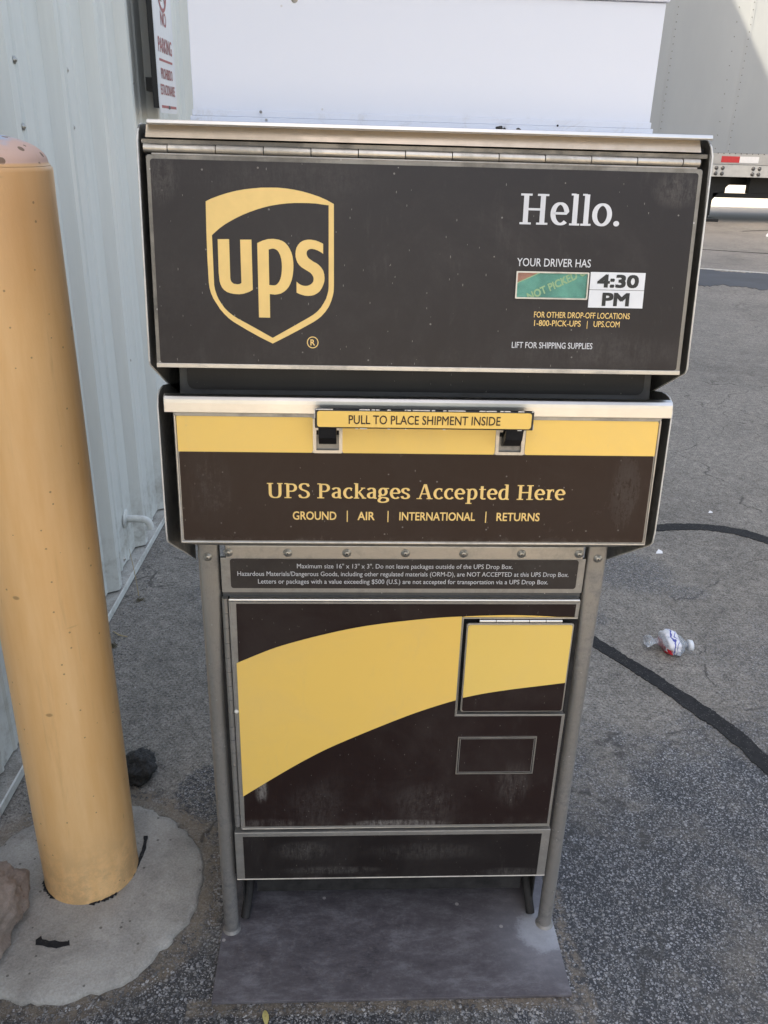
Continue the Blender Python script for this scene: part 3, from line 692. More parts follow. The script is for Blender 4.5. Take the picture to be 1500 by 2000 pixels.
LOGO = {'shield': [(-0.2356, 1.2263), (-0.2298, 1.2291), (-0.2218, 1.2321), (-0.2131, 1.2349), (-0.203, 1.2375), (-0.1944, 1.2391), (-0.1857, 1.2402), (-0.1771, 1.2411), (-0.1685, 1.2414), (-0.1599, 1.2415), (-0.1512, 1.241), (-0.1426, 1.24), (-0.134, 1.2385), (-0.1253, 1.2364), (-0.1167, 1.2339), (-0.108, 1.2306), (-0.1003, 1.2267), (-0.0999, 1.1427), (-0.1002, 1.137), (-0.1011, 1.1327), (-0.1029, 1.1269), (-0.1055, 1.121), (-0.1093, 1.1156), (-0.1138, 1.1107), (-0.1176, 1.1077), (-0.1221, 1.1047), (-0.1349, 1.0976), (-0.1501, 1.0895), (-0.1674, 1.0807), (-0.1802, 1.0868), (-0.1951, 1.0947), (-0.2098, 1.1032), (-0.2153, 1.1072), (-0.2199, 1.1117), (-0.2242, 1.1167), (-0.2278, 1.1224), (-0.231, 1.1274), (-0.2333, 1.133), (-0.2347, 1.1384), (-0.2354, 1.1444), (-0.236, 1.1711), (-0.236, 1.1974)], 'hole': [(-0.2302, 1.1927), (-0.2259, 1.1965), (-0.2214, 1.2002), (-0.2155, 1.2042), (-0.2096, 1.2076), (-0.203, 1.211), (-0.1965, 1.214), (-0.1892, 1.2169), (-0.1819, 1.2195), (-0.1739, 1.2219), (-0.1659, 1.2238), (-0.1579, 1.2252), (-0.15, 1.2262), (-0.142, 1.2268), (-0.1341, 1.227), (-0.1268, 1.227), (-0.1196, 1.2268), (-0.1058, 1.2253), (-0.1056, 1.1426), (-0.1059, 1.1386), (-0.1068, 1.1347), (-0.1084, 1.1296), (-0.1108, 1.1253), (-0.1142, 1.12), (-0.1183, 1.1157), (-0.1224, 1.1124), (-0.1273, 1.1094), (-0.1424, 1.1008), (-0.1673, 1.0868), (-0.1875, 1.0977), (-0.2052, 1.1069), (-0.2108, 1.1104), (-0.2154, 1.114), (-0.2193, 1.1179), (-0.2226, 1.1225), (-0.2254, 1.127), (-0.2274, 1.1317), (-0.2289, 1.1367), (-0.2297, 1.1417), (-0.23, 1.1712)], 'u': [(-0.2243, 1.1888), (-0.2122, 1.1891), (-0.2121, 1.1491), (-0.2117, 1.147), (-0.2108, 1.1452), (-0.2086, 1.1435), (-0.2049, 1.1429), (-0.202, 1.1433), (-0.2002, 1.1444), (-0.2005, 1.1888), (-0.1884, 1.1891), (-0.1881, 1.1375), (-0.1911, 1.1357), (-0.1941, 1.1345), (-0.1986, 1.1331), (-0.203, 1.1325), (-0.2089, 1.1328), (-0.2129, 1.1336), (-0.2163, 1.1348), (-0.2191, 1.1367), (-0.2213, 1.1393), (-0.2228, 1.1425), (-0.2237, 1.146), (-0.2244, 1.1545)], 'p': [(-0.1823, 1.1857), (-0.1767, 1.1883), (-0.1708, 1.19), (-0.165, 1.1904), (-0.1592, 1.1897), (-0.1555, 1.1885), (-0.1526, 1.1868), (-0.1497, 1.1839), (-0.1476, 1.1806), (-0.1459, 1.177), (-0.1447, 1.173), (-0.144, 1.1681), (-0.1438, 1.1632), (-0.144, 1.1582), (-0.1446, 1.1533), (-0.1457, 1.1487), (-0.1472, 1.1447), (-0.1492, 1.1411), (-0.1517, 1.1382), (-0.1544, 1.136), (-0.1577, 1.1342), (-0.1612, 1.1333), (-0.1644, 1.1329), (-0.1698, 1.1334), (-0.1698, 1.1084), (-0.182, 1.1085)], 'pi': [(-0.1702, 1.1794), (-0.1666, 1.1804), (-0.1646, 1.1804), (-0.163, 1.1799), (-0.1609, 1.1787), (-0.1594, 1.1769), (-0.1578, 1.1736), (-0.1568, 1.1699), (-0.1563, 1.1662), (-0.1562, 1.1622), (-0.1564, 1.1576), (-0.157, 1.153), (-0.158, 1.1496), (-0.1593, 1.1466), (-0.1609, 1.1446), (-0.1625, 1.1432), (-0.1641, 1.1426), (-0.1658, 1.1425), (-0.1702, 1.1428)], 's': [(-0.1117, 1.1865), (-0.1157, 1.1883), (-0.1196, 1.1896), (-0.1248, 1.1904), (-0.1281, 1.1903), (-0.1314, 1.1897), (-0.134, 1.1887), (-0.1365, 1.1871), (-0.1386, 1.1848), (-0.1402, 1.1822), (-0.1411, 1.1791), (-0.1415, 1.1759), (-0.1413, 1.1726), (-0.1406, 1.1696), (-0.1393, 1.1666), (-0.1374, 1.164), (-0.1348, 1.1618), (-0.1315, 1.1599), (-0.1282, 1.158), (-0.1256, 1.1565), (-0.1239, 1.1548), (-0.1227, 1.153), (-0.122, 1.1511), (-0.122, 1.1494), (-0.1224, 1.1474), (-0.1235, 1.1458), (-0.1251, 1.1444), (-0.1272, 1.1433), (-0.1291, 1.1427), (-0.1309, 1.1426), (-0.1334, 1.1428), (-0.1361, 1.1437), (-0.1385, 1.1451), (-0.1405, 1.1469), (-0.1406, 1.1355), (-0.1377, 1.1341), (-0.1347, 1.1332), (-0.1314, 1.1324), (-0.128, 1.1322), (-0.1245, 1.1325), (-0.1213, 1.1334), (-0.1181, 1.1351), (-0.1153, 1.1374), (-0.1132, 1.1405), (-0.1116, 1.1439), (-0.1104, 1.1475), (-0.1101, 1.1511), (-0.1105, 1.1552), (-0.1116, 1.1589), (-0.1135, 1.1618), (-0.116, 1.1644), (-0.1188, 1.1664), (-0.1219, 1.1678), (-0.1247, 1.1696), (-0.1271, 1.1712), (-0.1285, 1.1729), (-0.1293, 1.1747), (-0.1295, 1.1765), (-0.1292, 1.1782), (-0.1283, 1.1795), (-0.127, 1.1804), (-0.1253, 1.1809), (-0.1233, 1.181), (-0.1207, 1.1806), (-0.1182, 1.1798), (-0.1145, 1.1781), (-0.1117, 1.1762)]}

# ================================================================ THE SETTING
def ground_mesh():
    mb = MB().mat('asphalt')
    mb.add([(-160, -120, 0), (220, -120, 0), (220, 320, 0), (-160, 320, 0)], [(0, 1, 2, 3)])
    return mb
struct(obj('ground', ground_mesh()))

# darker asphalt strip across the lot and its pale cut edge
def ribbon(pts, wid, z, jag=.004, th=.004, rnd=random):
    """Ragged flat strip along pts with thickness th."""
    P_ = [Vector((*p, 0)) for p in pts]; dense = []
    for i in range(len(P_)-1):
        p0 = P_[max(i-1, 0)]; p1 = P_[i]; p2 = P_[i+1]; p3 = P_[min(i+2, len(P_)-1)]
        k = max(2, int((p2-p1).length/.007)); k = min(k, 80)
        for j in range(k):
            t = j/k
            dense.append(.5*((2*p1)+(p2-p0)*t+(2*p0-5*p1+4*p2-p3)*t*t+(3*p1-p0-3*p2+p3)*t**3))
    dense.append(P_[-1]); L, Q = [], []
    for i, p in enumerate(dense):
        d = (dense[min(i+1, len(dense)-1)]-dense[max(i-1, 0)]).normalized(); nn = Vector((-d.y, d.x, 0))
        w_ = wid*(.9+.22*noise.noise(p*7)+.16*noise.noise(p*31))
        L.append(p+nn*(w_/2+rnd.uniform(-jag, jag))); Q.append(p-nn*(w_/2+rnd.uniform(-jag, jag)))
    n = len(L); mb = MB()
    vs_ = [(q.x, q.y, z) for q in L]+[(q.x, q.y, z) for q in Q]+[(q.x, q.y, .0003) for q in L]+[(q.x, q.y, .0003) for q in Q]
    fs = []
    for i in range(n-1): fs += [(i, i+1, n+i+1, n+i), (i, 2*n+i, 2*n+i+1, i+1), (n+i, n+i+1, 3*n+i+1, 3*n+i)]
    return mb, vs_, fs
def strip(name, mat, pts, wid, z, label, cat, group=None, jag=.004):
    mb, v, f = ribbon(pts, wid, z, jag); mb.mat(mat).add(v, f)
    return obj(name, mb)
st = struct(strip('asphalt_strip', 'strip_asphalt', [(2.6, 8.4), (4.2, 7.75), (5.2, 7.3), (7, 6.5)], 1.25, .004, '', '', jag=.03))
st2 = struct(strip('strip_edge', 'farconcrete', [(2.6, 9.02), (4.2, 8.42), (5.2, 7.98), (7, 7.2)], .07, .008, '', '', jag=.01))
for i, (pts, wd, lab) in enumerate((
    ([(.92, 1.70), (1.05, 1.698), (1.16, 1.71), (1.26, 1.703), (1.36, 1.665), (1.44, 1.59), (1.50, 1.50), (1.56, 1.36)], .062, 'black ribbon of crack sealant curving over the asphalt at the right, farther away'),
    ([(.34, 1.38), (.5, 1.13), (.61, .955), (.665, .87), (.725, .775), (.79, .655), (.85, .54), (.885, .42), (.93, .26), (.99, .1)], .052, 'long black ribbon of crack sealant running past the crushed bottle'))):
    o = strip('crack_sealant', 'seal', pts, wd, .0022, '', '', jag=.0025)
    tag(o, lab, 'tar strip', 'crack sealant ribbons on the asphalt')
for pts, lab in (([(6.3, 13.0), (7.2, 13.35), (8.3, 13.4)], 'thin dark crack in the lot nearest the trailer'), ([(4.6, 10.4), (5.4, 10.1), (6.6, 9.7)], 'thin dark crack in the lot between trailer and dark strip')):
    o = strip('ground_crack', 'seal', pts, .05, .003, '', '', jag=.012); tag(o, lab, 'crack', 'cracks in the far asphalt')

# loose grit
def grit():
    bm = bmesh.new(); rnd = random.Random(3)
    base = [Vector(v) for v in ((1, 0, 0), (-1, 0, 0), (0, 1, 0), (0, -1, 0), (0, 0, 1), (0, 0, -1))]
    tri = [(4, 0, 2), (4, 2, 1), (4, 1, 3), (4, 3, 0), (5, 2, 0), (5, 1, 2), (5, 3, 1), (5, 0, 3)]
    vs_, fs = [], []
    def stone(x, y, s):
        o = len(vs_); q = Matrix.Rotation(rnd.uniform(0, 6.3), 3, 'Z') @ Matrix.Rotation(rnd.uniform(-.5, .5), 3, 'X')
        sx, sy, sz = rnd.uniform(.7, 1.5), rnd.uniform(.6, 1.1), rnd.uniform(.4, .8)
        for v in base:
            p = q @ Vector((v.x*sx, v.y*sy, v.z*sz))*s*rnd.uniform(.85, 1.15)
            vs_.append((x+p.x, y+p.y, max(p.z+s*.25, -.001)))
        fs.extend([[o+i for i in t] for t in tri])
    def ok(x, y): return not (abs(x) < .30 and -.142 < y < .5) and (x+.555)**2+(y-.13)**2 > .0075 and not (x < -.73 and y > -.2)
    for k in range(9000):
        y = -.32+2.6*rnd.random()**1.7; x = rnd.uniform(-.75-.1*y, .62+.62*(y+.3)+.1)
        if not ok(x, y): continue
        d2 = math.hypot(x+.56, y-.10)
        if d2 < .235 and rnd.random() < .97: continue
        stone(x, y, rnd.choice((.0009, .0012, .0016, .0022)) * (1 if rnd.random() < .97 else 1.7))
    for k in range(2200):      # gathered along the wall, the footing and the plate
        c = rnd.random()
        if c < .4: x, y = rnd.gauss(-.72, .03), rnd.uniform(.2, 1.6)
        elif c < .8:
            t = rnd.uniform(-1.6, 2.2); r_ = .238+abs(rnd.gauss(0, .02)); x, y = -.56+r_*math.cos(t), .10+r_*math.sin(t)
        else: x, y = rnd.uniform(-.3, .33), -.147-abs(rnd.gauss(0, .012))
        if ok(x, y) and x > -.745+.04*(y-1): stone(x, y, rnd.choice((.001, .0015, .002, .003)))
    me = bpy.data.meshes.new('loose_grit'); me.from_pydata(vs_, [], fs); me.materials.append(M['pebble']); me.update()
    return me
gr = link('loose_grit', grit()); gr['kind'] = 'stuff'; gr['label'] = 'loose grit and small stones scattered on the asphalt'

# ================================================================ METAL BUILDING on the left
RIB, Z0, ZT = .3048, .028, 11.8
LEAN = -math.atan(.04)
bld = thing('metal_building', 'pale ribbed metal-clad building at left with a No Parking sign on its wall', 'building', (-.752, 1.0, 0))
def blocal(name, mb, bev=0, loc=None):
    o = bpy.data.objects.new(name, mb.mesh(name)); col.objects.link(o); o.parent = bld
    if loc: o.location = loc
    if bev:
        b = o.modifiers.new('bevel', 'BEVEL'); b.width = bev; b.segments = 2; b.limit_method = 'ANGLE'
    return o
def panel_sheet():
    prof = []                                     # (y along wall, x outwards): one 3-rib sheet
    for k in range(3):
        y = k*RIB
        for dy, dx in ((0, 0), (.020, .030), (.046, .030), (.066, 0), (.132, 0), (.139, .0045), (.147, .0045), (.154, 0), (.206, 0), (.213, .0045), (.221, .0045), (.228, 0), (.285, 0)):
            prof.append((y+dy, -.038+dx))
    prof.append((3*RIB, -.038))
    mb = MB().mat('wall'); n = len(prof)
    zs = [Z0, 1.6, 4.0, 8.0, ZT]
    v = [(x, y, z) for z in zs for y, x in prof]+[(x-.0015, y, z) for z in (Z0,) for y, x in prof]
    f = [(j*n+i, j*n+i+1, (j+1)*n+i+1, (j+1)*n+i) for j in range(len(zs)-1) for i in range(n-1)]
    f += [(i, i+1, 5*n+i+1, 5*n+i) for i in range(n-1)]
    return mb.add(v, f)
y0 = .16-4*3*RIB
s0 = blocal('wall_sheet', panel_sheet(), loc=(0, y0, 0))
for k in range(1, 16): again(s0, bld, (0, y0+k*3*RIB, 0))
yA, yB = y0, y0+16*3*RIB
blocal('wall_core', MB().mat('wall').box(-13.9, -.043, yA, yB, .02, ZT-.02))
blocal('roof', MB().mat('roof').prism([(.06, yA-.1, ZT), (-7, yA-.1, ZT+1.0), (-14, yA-.1, ZT), (-14, yA-.1, ZT-.1), (.06, yA-.1, ZT-.1)], (0, yB-yA+.2, 0)))
blocal('ledge', MB().mat('ledge').box(-.12, 0, yA, yB, .001, .022), bev=.002)
blocal('base_flashing', MB().mat('wall').box(-.003, .0015, yA, yB, .006, .025))
scr = MB().mat('screw').lathe([(.0001, .0050), (.0030, .0048), (.0040, .003), (.0042, .0014), (.0075, .0012), (.008, .0)], axis='x', seg=12)
sp = [(-.036, y+.985-1.0+dy, z) for z in (1.289, 1.418) for dy, y in ((.0, 0), (.0, .325), (0, .93), (0, -.3))]
sp += [(-.036, -.02+.05, .12), (-.034, .10, .11), (-.036, .28, .085), (-.008, .25, .095), (-.036, 1.9, 1.42), (-.036, .02, .52), (-.036, .6, .62)]
first = None
for p in sp:
    if first is None: first = blocal('screw', scr, loc=p)
    else: again(first, bld, p)
# small overflow pipe: escutcheon and elbow
pw = Vector((-.036, .39, .165))
fl = blocal('pipe_flange', MB().mat('wall').lathe([(.0001, .006), (.012, .006), (.026, .0045), (.031, .001), (.031, 0)], axis='x', seg=28), loc=pw)
pts = [(0, 0, 0), (.035, 0, .001), (.052, 0, .0)]+[(.052+.024*math.sin(R(a)), 0, -.024+.024*math.cos(R(a))) for a in range(10, 91, 10)]+[(.076, 0, -.034)]
blocal('pipe_elbow', MB().mat('wall').tube(pts, .0115, 16), loc=pw)
bld.rotation_euler = (0, 0, LEAN)

# NO PARKING sign, standing off the wall over a black box that stands in for its shadow
sg = thing('no_parking_sign', 'white and red No Parking sign standing off the ribbed wall, above the hood corner', 'sign', (-.665, 2.03, 1.337))
class SignPlane:
    n = Vector((1, 0, 0))
    def __call__(s, x, z, off=0): return Vector((-.665+off, 2.03+x, z-.003))
SG = SignPlane()
def sheetS(pts, off, th, mat, name, par, bev=0):
    q = [SG(x, z, off) for x, z in pts]
    return obj(name, MB().mat(mat).prism(q, (-th, 0, 0)), par, bev=bev)
face = sheetS(rrect(-.152, .152, 1.34, 1.797, .022), 0, .0018, 'sign_white', 'sign_face', sg)
ring_sheet(SG, rrect(-.145, .145, 1.347, 1.79, .018), rrect(-.1425, .1425, 1.3495, 1.7875, .0165), .0004, .0003, 'sign_white', 'border', face)
sheetS(rrect(-.118, .13, 1.354, 1.362), .0006, .0004, 'sign_red', 'red_bar', face)
sheetS(rrect(-.108, .108, 1.487, 1.494), .0006, .0004, 'sign_red', 'red_bar', face)
text('NO', SG, -.045, .045, 1.588, .040, .0008, 'sign_red', face, .012)
text('PARKING', SG, -.110, .110, 1.512, .042, .0008, 'sign_red', face, .012)
text('PROHIBIDO', SG, -.095, .095, 1.438, .030, .0008, 'sign_red', face, .012)
text('ESTACIONARSE', SG, -.118, .118, 1.392, .030, .0008, 'sign_red', face, .012)
def circle(cx, cz, r, n=40): return [(cx+r*math.cos(2*math.pi*i/n), cz+r*math.sin(2*math.pi*i/n)) for i in range(n)]
text('P', SG, -.036, .05, 1.655, .105, .0008, 'black_paint', face, .03)
ring_sheet(SG, circle(0, 1.705, .078), circle(0, 1.705, .067), .0012, .0004, 'sign_red', 'red_ring', face)
q = []
for a, b_ in ((-.052, 1.757), (-.044, 1.765), (.052, 1.653), (.044, 1.645)): q.append((a, b_))
sheetS(q, .0016, .0004, 'sign_red', 'slash', face)
obj('shadow_box', MB().mat('black_paint').box(-.690, -.668, 1.905, 2.13, 1.350, 1.797), sg, bev=.003)  # black box put in as the sign's shadow on the wall
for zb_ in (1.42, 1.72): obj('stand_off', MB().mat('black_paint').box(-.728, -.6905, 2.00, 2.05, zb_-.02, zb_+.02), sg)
bo = obj('bolt', MB().mat('bolt_dark').lathe([(.0001, .004), (.005, .0035), (.006, 0)], axis='x', seg=10), sg, loc=(-.6645, 2.03, 1.354))

# ================================================================ DROP BOX
db = thing('drop_box', 'brown and yellow stainless steel parcel drop box on two tube legs', 'drop box', (0, 0, 0))

# --- base plate, legs
pl = obj('base_plate', MB().mat('plate').box(-.2955, .2955, -.1361, .50, .0005, .0065), db, bev=.001)
def leg_loft(s):
    """Tube leg: flattened against the body at its top, round further down."""
    mb = MB().mat('post'); v, f = [], []; seg = 28
    secs = [(.768, .0146, .2766, .0090, 5), (.70, .0146, .2766, .0090, 5), (.66, .0142, .2768, .0098, 4), (.61, .0134, .2774, .0108, 3), (.54, .0126, .2784, .0118, 2.3), (.46, .0122, .2788, .0122, 2), (.2, .0122, .2788, .0122, 2), (.0065, .0124, .2788, .0124, 2)]
    for z, hw, cx, hd, e in secs:
        for k in range(seg):
            t = 2*math.pi*k/seg; c_, s_ = math.cos(t), math.sin(t)
            v.append((s*cx+hw*math.copysign(abs(c_)**(2/e), c_), .004+hd*math.copysign(abs(s_)**(2/e), s_), z))
    n_ = len(secs)
    for i in range(n_-1):
        for k in range(seg): f.append((i*seg+k, i*seg+(k+1) % seg, (i+1)*seg+(k+1) % seg, (i+1)*seg+k))
    mb.add(v, f, True); mb.add(v[:seg], [tuple(range(seg))])
    return mb
for s, nm in ((-1, 'leg'), (1, 'leg')):
    lg = obj(nm, leg_loft(s), db)
    obj('weld_collar', MB().mat('post').lathe([(.0120, .0115), (.0140, .0095), (.0160, .0065)], (s*.2788, .004, 0), seg=20), lg)
    obj('leg_shadow_strip', MB().mat('inner').box(min(s*.2600, s*.2680), max(s*.2600, s*.2680), .001, .016, .1400, .690), db)  # dark strip put in for the shadow beside the leg
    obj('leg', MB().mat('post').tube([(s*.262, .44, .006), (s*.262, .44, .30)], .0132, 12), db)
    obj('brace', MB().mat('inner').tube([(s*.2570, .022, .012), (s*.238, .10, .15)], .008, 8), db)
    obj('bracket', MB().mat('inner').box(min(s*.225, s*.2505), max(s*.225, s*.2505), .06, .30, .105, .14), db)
    obj('skirt_or_shade_panel', MB().mat('inner').box(min(s*.2575, s*.2600), max(s*.2575, s*.2600), .03, .46, .0066, .1375), db)
obj('skirt_or_shade_panel', MB().mat('inner').box(-.2570, .2570, .26, .263, .0066, .1380), db)  # rear skirt added to keep light out from under the box
obj('underside_shade_block', MB().mat('inner').box(-.2350, .2350, .035, .255, .060, .1380), db)  # added block that cuts the light so the underside stays dark
obj('hanger_rod', MB().mat('void').box(.222, .230, .10, .115, .03, .14), db)

# --- body shell
body = obj('body', MB().mat('darksteel').box(-.2555, .2555, .012, .46, .1385, .99), db)
obj('upper_body', MB().mat('sidesteel').box(-.2905, .2905, -.045, .46, .80, 1.292), db, bev=.002)
tp = obj('top', MB().mat('stainless').box(-.3035, .3035, -.05, .47, 1.2925, 1.2985), db, bev=.001)

# --- hood side flanges: thin plates with a rounded top front corner, cut back diagonally below
def flange(s):
    y = lambda z: -.1036-(1.2995-z)*.1374
    prof = [(.46, 1.2996), (-.080, 1.2996)]+[(-.0996+.016-.016*math.sin(R(a))-.001, 1.2836+.016*math.cos(R(a))) for a in (0, 20, 40, 60, 80)]
    prof += [(y(1.20), 1.20), (y(1.10), 1.10), (y(1.0587), 1.0587), (-.134, 1.054), (-.0303, 1.000), (.03, .972), (.46, .972)]
    x = s*.305; return MB().mat('sidesteel').prism([(x, p, q) for p, q in prof], (-s*.0018, 0, 0))
for s in (-1, 1):
    hs = obj('hood_side', flange(s), db, bev=.0005)
    x = s*.3042; yy = lambda z: -.1036-(1.2995-z)*.1374
    obj('sheared_edge', MB().mat('edge').tube([(x, -.078, 1.2994), (x, -.0870, 1.2985), (x, -.0990, 1.2925), (x, yy(1.2836)-.0004, 1.2836), (x, yy(1.17), 1.17), (x, yy(1.060), 1.060), (x, -.1335, 1.0545), (x, -.0303, 1.0002), (x, .03, .972)], .0011, 6), hs)
# --- slit body panel between hood and drawer
obj('slit_plate', MB().mat('darksteel').prism([(-.287, -.046, 1.06), (.296, -.046, 1.06), (.296, -.058, .990), (-.289, -.058, .990)], (0, .003, 0)), db)
class SlitPlane(Plane): pass
SLIT = Plane(-.0470, 1.06, .1714)
sheet(SLIT, rrect(-.279, .287, 1.005, 1.058, .009), .0012, .0009, 'brown_base', 'slit_label', db)
sc0 = MB().mat('screw').lathe([(.0001, .0031), (.0025, .0030), (.0040, .0020), (.0045, .0010), (.0062, .0008), (.0066, 0)], axis='y', seg=16)
sc0.mat('void').add([(0, -.00325, .0016), (-.0015, -.00325, -.0011), (.0015, -.00325, -.0011)], [(0, 1, 2)])
scm = sc0.mesh('screw')

# --- hood front
hd = obj('hood_top_cap', MB().mat('lip').prism([(-.2937, -.1035, 1.3042), (-.2937, -.1050, 1.3010), (-.2937, -.1040, 1.2992), (-.2937, -.090, 1.2992), (-.2937, -.0480, 1.2995), (-.2937, -.0480, 1.3042)], (.596, 0, 0)), db, bev=.0006)
bevel = [(-.0970, 1.2990), (-.0990, 1.2958), (-.1055, 1.2872), (-.0985, 1.2868), (-.0900, 1.2990)]
obj('drip_moulding', MB().mat('band').prism([(-.2955, p, q) for p, q in bevel], (.587, 0, 0)), db)
obj('hinge_leaf', MB().mat('hood_frame').box(-.3005, .3005, -.1020, -.0900, 1.2811, 1.2853), db)
obj('hood_shade_block', MB().mat('void').box(-.3005, .3005, -.0905, -.0455, 1.045, 1.2905), db)  # solid black block painted in for the shade behind the hood door
kn = []
xs = [-.2988, -.2736]+[-.2736+.0497*i for i in range(1, 12)]+[.2925]
xs = sorted(set(round(x, 4) for x in xs if x < .2925)) + [.2925]
me_k = None
for i in range(len(xs)-1):
    a, b_ = xs[i], xs[i+1]
    if b_-a < .004: continue
    mb = MB().mat('stainless').tube([(a+.0005, -.1035, 1.2769), (b_-.0005, -.1035, 1.2766)], .0043, 12)
    obj('hinge_knuckle', mb, db)
# hood door panel: steel plate with brown vinyl
HX0, HX1, HB, HT = -.2962, .2958, 1.0532, 1.2708
hp = sheet(HOOD, rrect(HX0, HX1, HB, HT, .003), 0, .004, 'hood_frame', 'hood_door', db, bev=.0008)
obj('hood_door_edge', MB().mat('frame').tube([HOOD(-.29, 1.2715, -.001), HOOD(.289, 1.2715, -.001)], .0012, 6), hp)
obj('hood_bottom_lip', MB().mat('stainless').prism([HOOD(HX0, HB+.0045, .0012), HOOD(HX1, HB+.0045, .0012), HOOD(HX1, HB-.0005, .0012), HOOD(HX0, HB-.0005, .0012)], (0, .006, 0)), hp, bev=.0006)
hv = sheet(HOOD, rrect(-.2918, .2912, 1.0580, 1.2666, .003), .0009, .0007, 'brown_hood', 'brown_panel', hp)
# shield logo
sx_ = [p[0] for p in LOGO['shield']]
place_flat(polys_mesh([LOGO['shield'], LOGO['hole'], LOGO['u'], LOGO['p'], LOGO['pi'], LOGO['s']]), 'shield_logo', HOOD, min(sx_), max(sx_), 0.0, 1.0, .0012, 'gold_print', hp, 0, 1)
ring_sheet(HOOD, circle(-.1232, 1.0826, .0064), circle(-.1232, 1.0826, .0054), .0012, .0003, 'gold_print', 'registered_mark', hp)
text('R', HOOD, -.1257, -.1207, 1.0793, .0066, .0012, 'gold_print', hp, .015)
slab_text('Hello.', HOOD, .1001, .2093, 1.2110, .0310, .0012, 'white_print', hp)
text('YOUR DRIVER HAS', HOOD, .1002, .1820, 1.1680, .0083, .0012, 'white_print', hp, .004)
text('FOR OTHER DROP-OFF LOCATIONS', HOOD, .1228, .2312, 1.1138, .0063, .0012, 'gold_print', hp, .006)
text('1-800-PICK-UPS', HOOD, .1236, .1763, 1.1047, .0063, .0012, 'gold_print', hp, .006)
text('|', HOOD, .1834, .1840, 1.1047, .0063, .0012, 'gold_print', hp, .0)
text('UPS.COM', HOOD, .1909, .2205, 1.1047, .0063, .0012, 'gold_print', hp, .006)
text('LIFT FOR SHIPPING SUPPLIES', HOOD, .1000, .1917, 1.0803, .0066, .0012, 'white_print', hp, .006)
# status window with the turning disc behind it
WX0, WX1, WZ0, WZ1 = .0999, .1808, 1.1337, 1.1627
wf = ring_sheet(HOOD, rrect(WX0, WX1, WZ0, WZ1, .001), rrect(WX0+.0016, WX1-.0016, WZ0+.0016, WZ1-.0016, .001), .0034, .0030, 'stainless', 'status_window', hp)
sheet(HOOD, rrect(WX0+.001, WX1-.001, WZ0+.001, WZ1-.001), .0013, .0003, 'green', 'disc', hp)
tri_ = [(WX0+.0015, WZ1-.0015), (WX0+.0015, WZ1-.0120), (WX0+.0245, WZ1-.0015)]
sheet(HOOD, tri_, .0016, .0002, 'red', 'disc_sector', hp)
sheet(HOOD, [(WX0+.0015, WZ1-.0120), (WX0+.0015, WZ1-.0131), (WX0+.0270, WZ1-.0015), (WX0+.0245, WZ1-.0015)], .0017, .0002, 'cream_print', 'disc_line', hp)
text('NOT PICKED UP', HOOD, .1160, .1900, 1.1315, .0084, .0017, 'cream_print', hp, .028, rot=R(25), clip=(WX0+.0018, WX1-.0018, WZ0+.0018, WZ1-.0018))
sheet(HOOD, rrect(WX0+.0018, WX1-.0018, WZ0+.0018, WZ1-.0018), .0026, .0004, 'glass', 'pane', hp)
# pickup time stickers
t1 = sheet(HOOD, rrect(.1826, .2440, 1.1449, 1.1634), .0022, .0012, 'label_white', 'time_sticker', hp)
text('4:30', HOOD, .1905, .2372, 1.1472, .0138, .0024, 'black_paint', hp, .035)
t2 = sheet(HOOD, rrect(.1826, .2441, 1.1256, 1.1444), .0021, .0011, 'label_white', 'time_sticker', hp)
text('PM', HOOD, .1977, .2283, 1.1276, .0142, .0024, 'black_paint', hp, .035)

# --- drawer
dr = obj('drawer', MB().mat('sidesteel').prism([(-.288, p, q) for p, q in ((-.1105, .995), (-.1225, .828), (-.012, .770), (-.012, .985))], (.5815, 0, 0)), db)
def dflange(s):
    yf = lambda z: -.1150-(1.0-z)*.0700
    prof = [(yf(1.000), 1.0000), (yf(.99), .990), (yf(.93), .930), (yf(.87), .870), (yf(.845)+.0006, .845), (-.1240, .832), (-.1185, .8265), (.045, .720), (.05, .75), (.05, .985), (-.075, 1.0150), (-.098, 1.0155), (-.1090, 1.0118)]
    x = s*.305; return MB().mat('sidesteel').prism([(x, p, q) for p, q in prof], (-s*.0018, 0, 0))
for s in (-1, 1):
    ds = obj('drawer_side', dflange(s), db, bev=.0005); x = s*.3042; yf = lambda z: -.1154-(1.0-z)*.0700
    obj('sheared_edge', MB().mat('edge').tube([(x, -.085, 1.0155), (x, -.1000, 1.0150), (x, -.1098, 1.0112), (x, yf(1.0), 1.0), (x, yf(.93), .930), (x, yf(.87), .870), (x, yf(.845)+.0004, .845), (x, -.1242, .832), (x, -.1185, .8263), (x, .045, .7198)], .0010, 6), ds)
# stainless nosing along the drawer top
nz = [(-.1030, 1.0100), (-.1060, 1.0138), (-.1105, 1.0148), (-.1150, 1.0136), (-.1178, 1.0100), (-.1184, 1.0060), (-.1190, .9945), (-.1174, .9943), (-.1165, 1.0070), (-.1100, 1.0100)]
obj('nosing', MB().mat('lip').prism([(-.2966, p, q) for p, q in nz], (.6000, 0, 0)), db, bev=.0008, seg=3)
DX0, DX1 = -.2868, .2935
holes = ((-.1205, -.0935, .9495, .9740), (.0985, .1255, .9495, .9740))
dp = obj('drawer_front', MB().mat('stainless'), db)
bpy.data.objects.remove(dp)
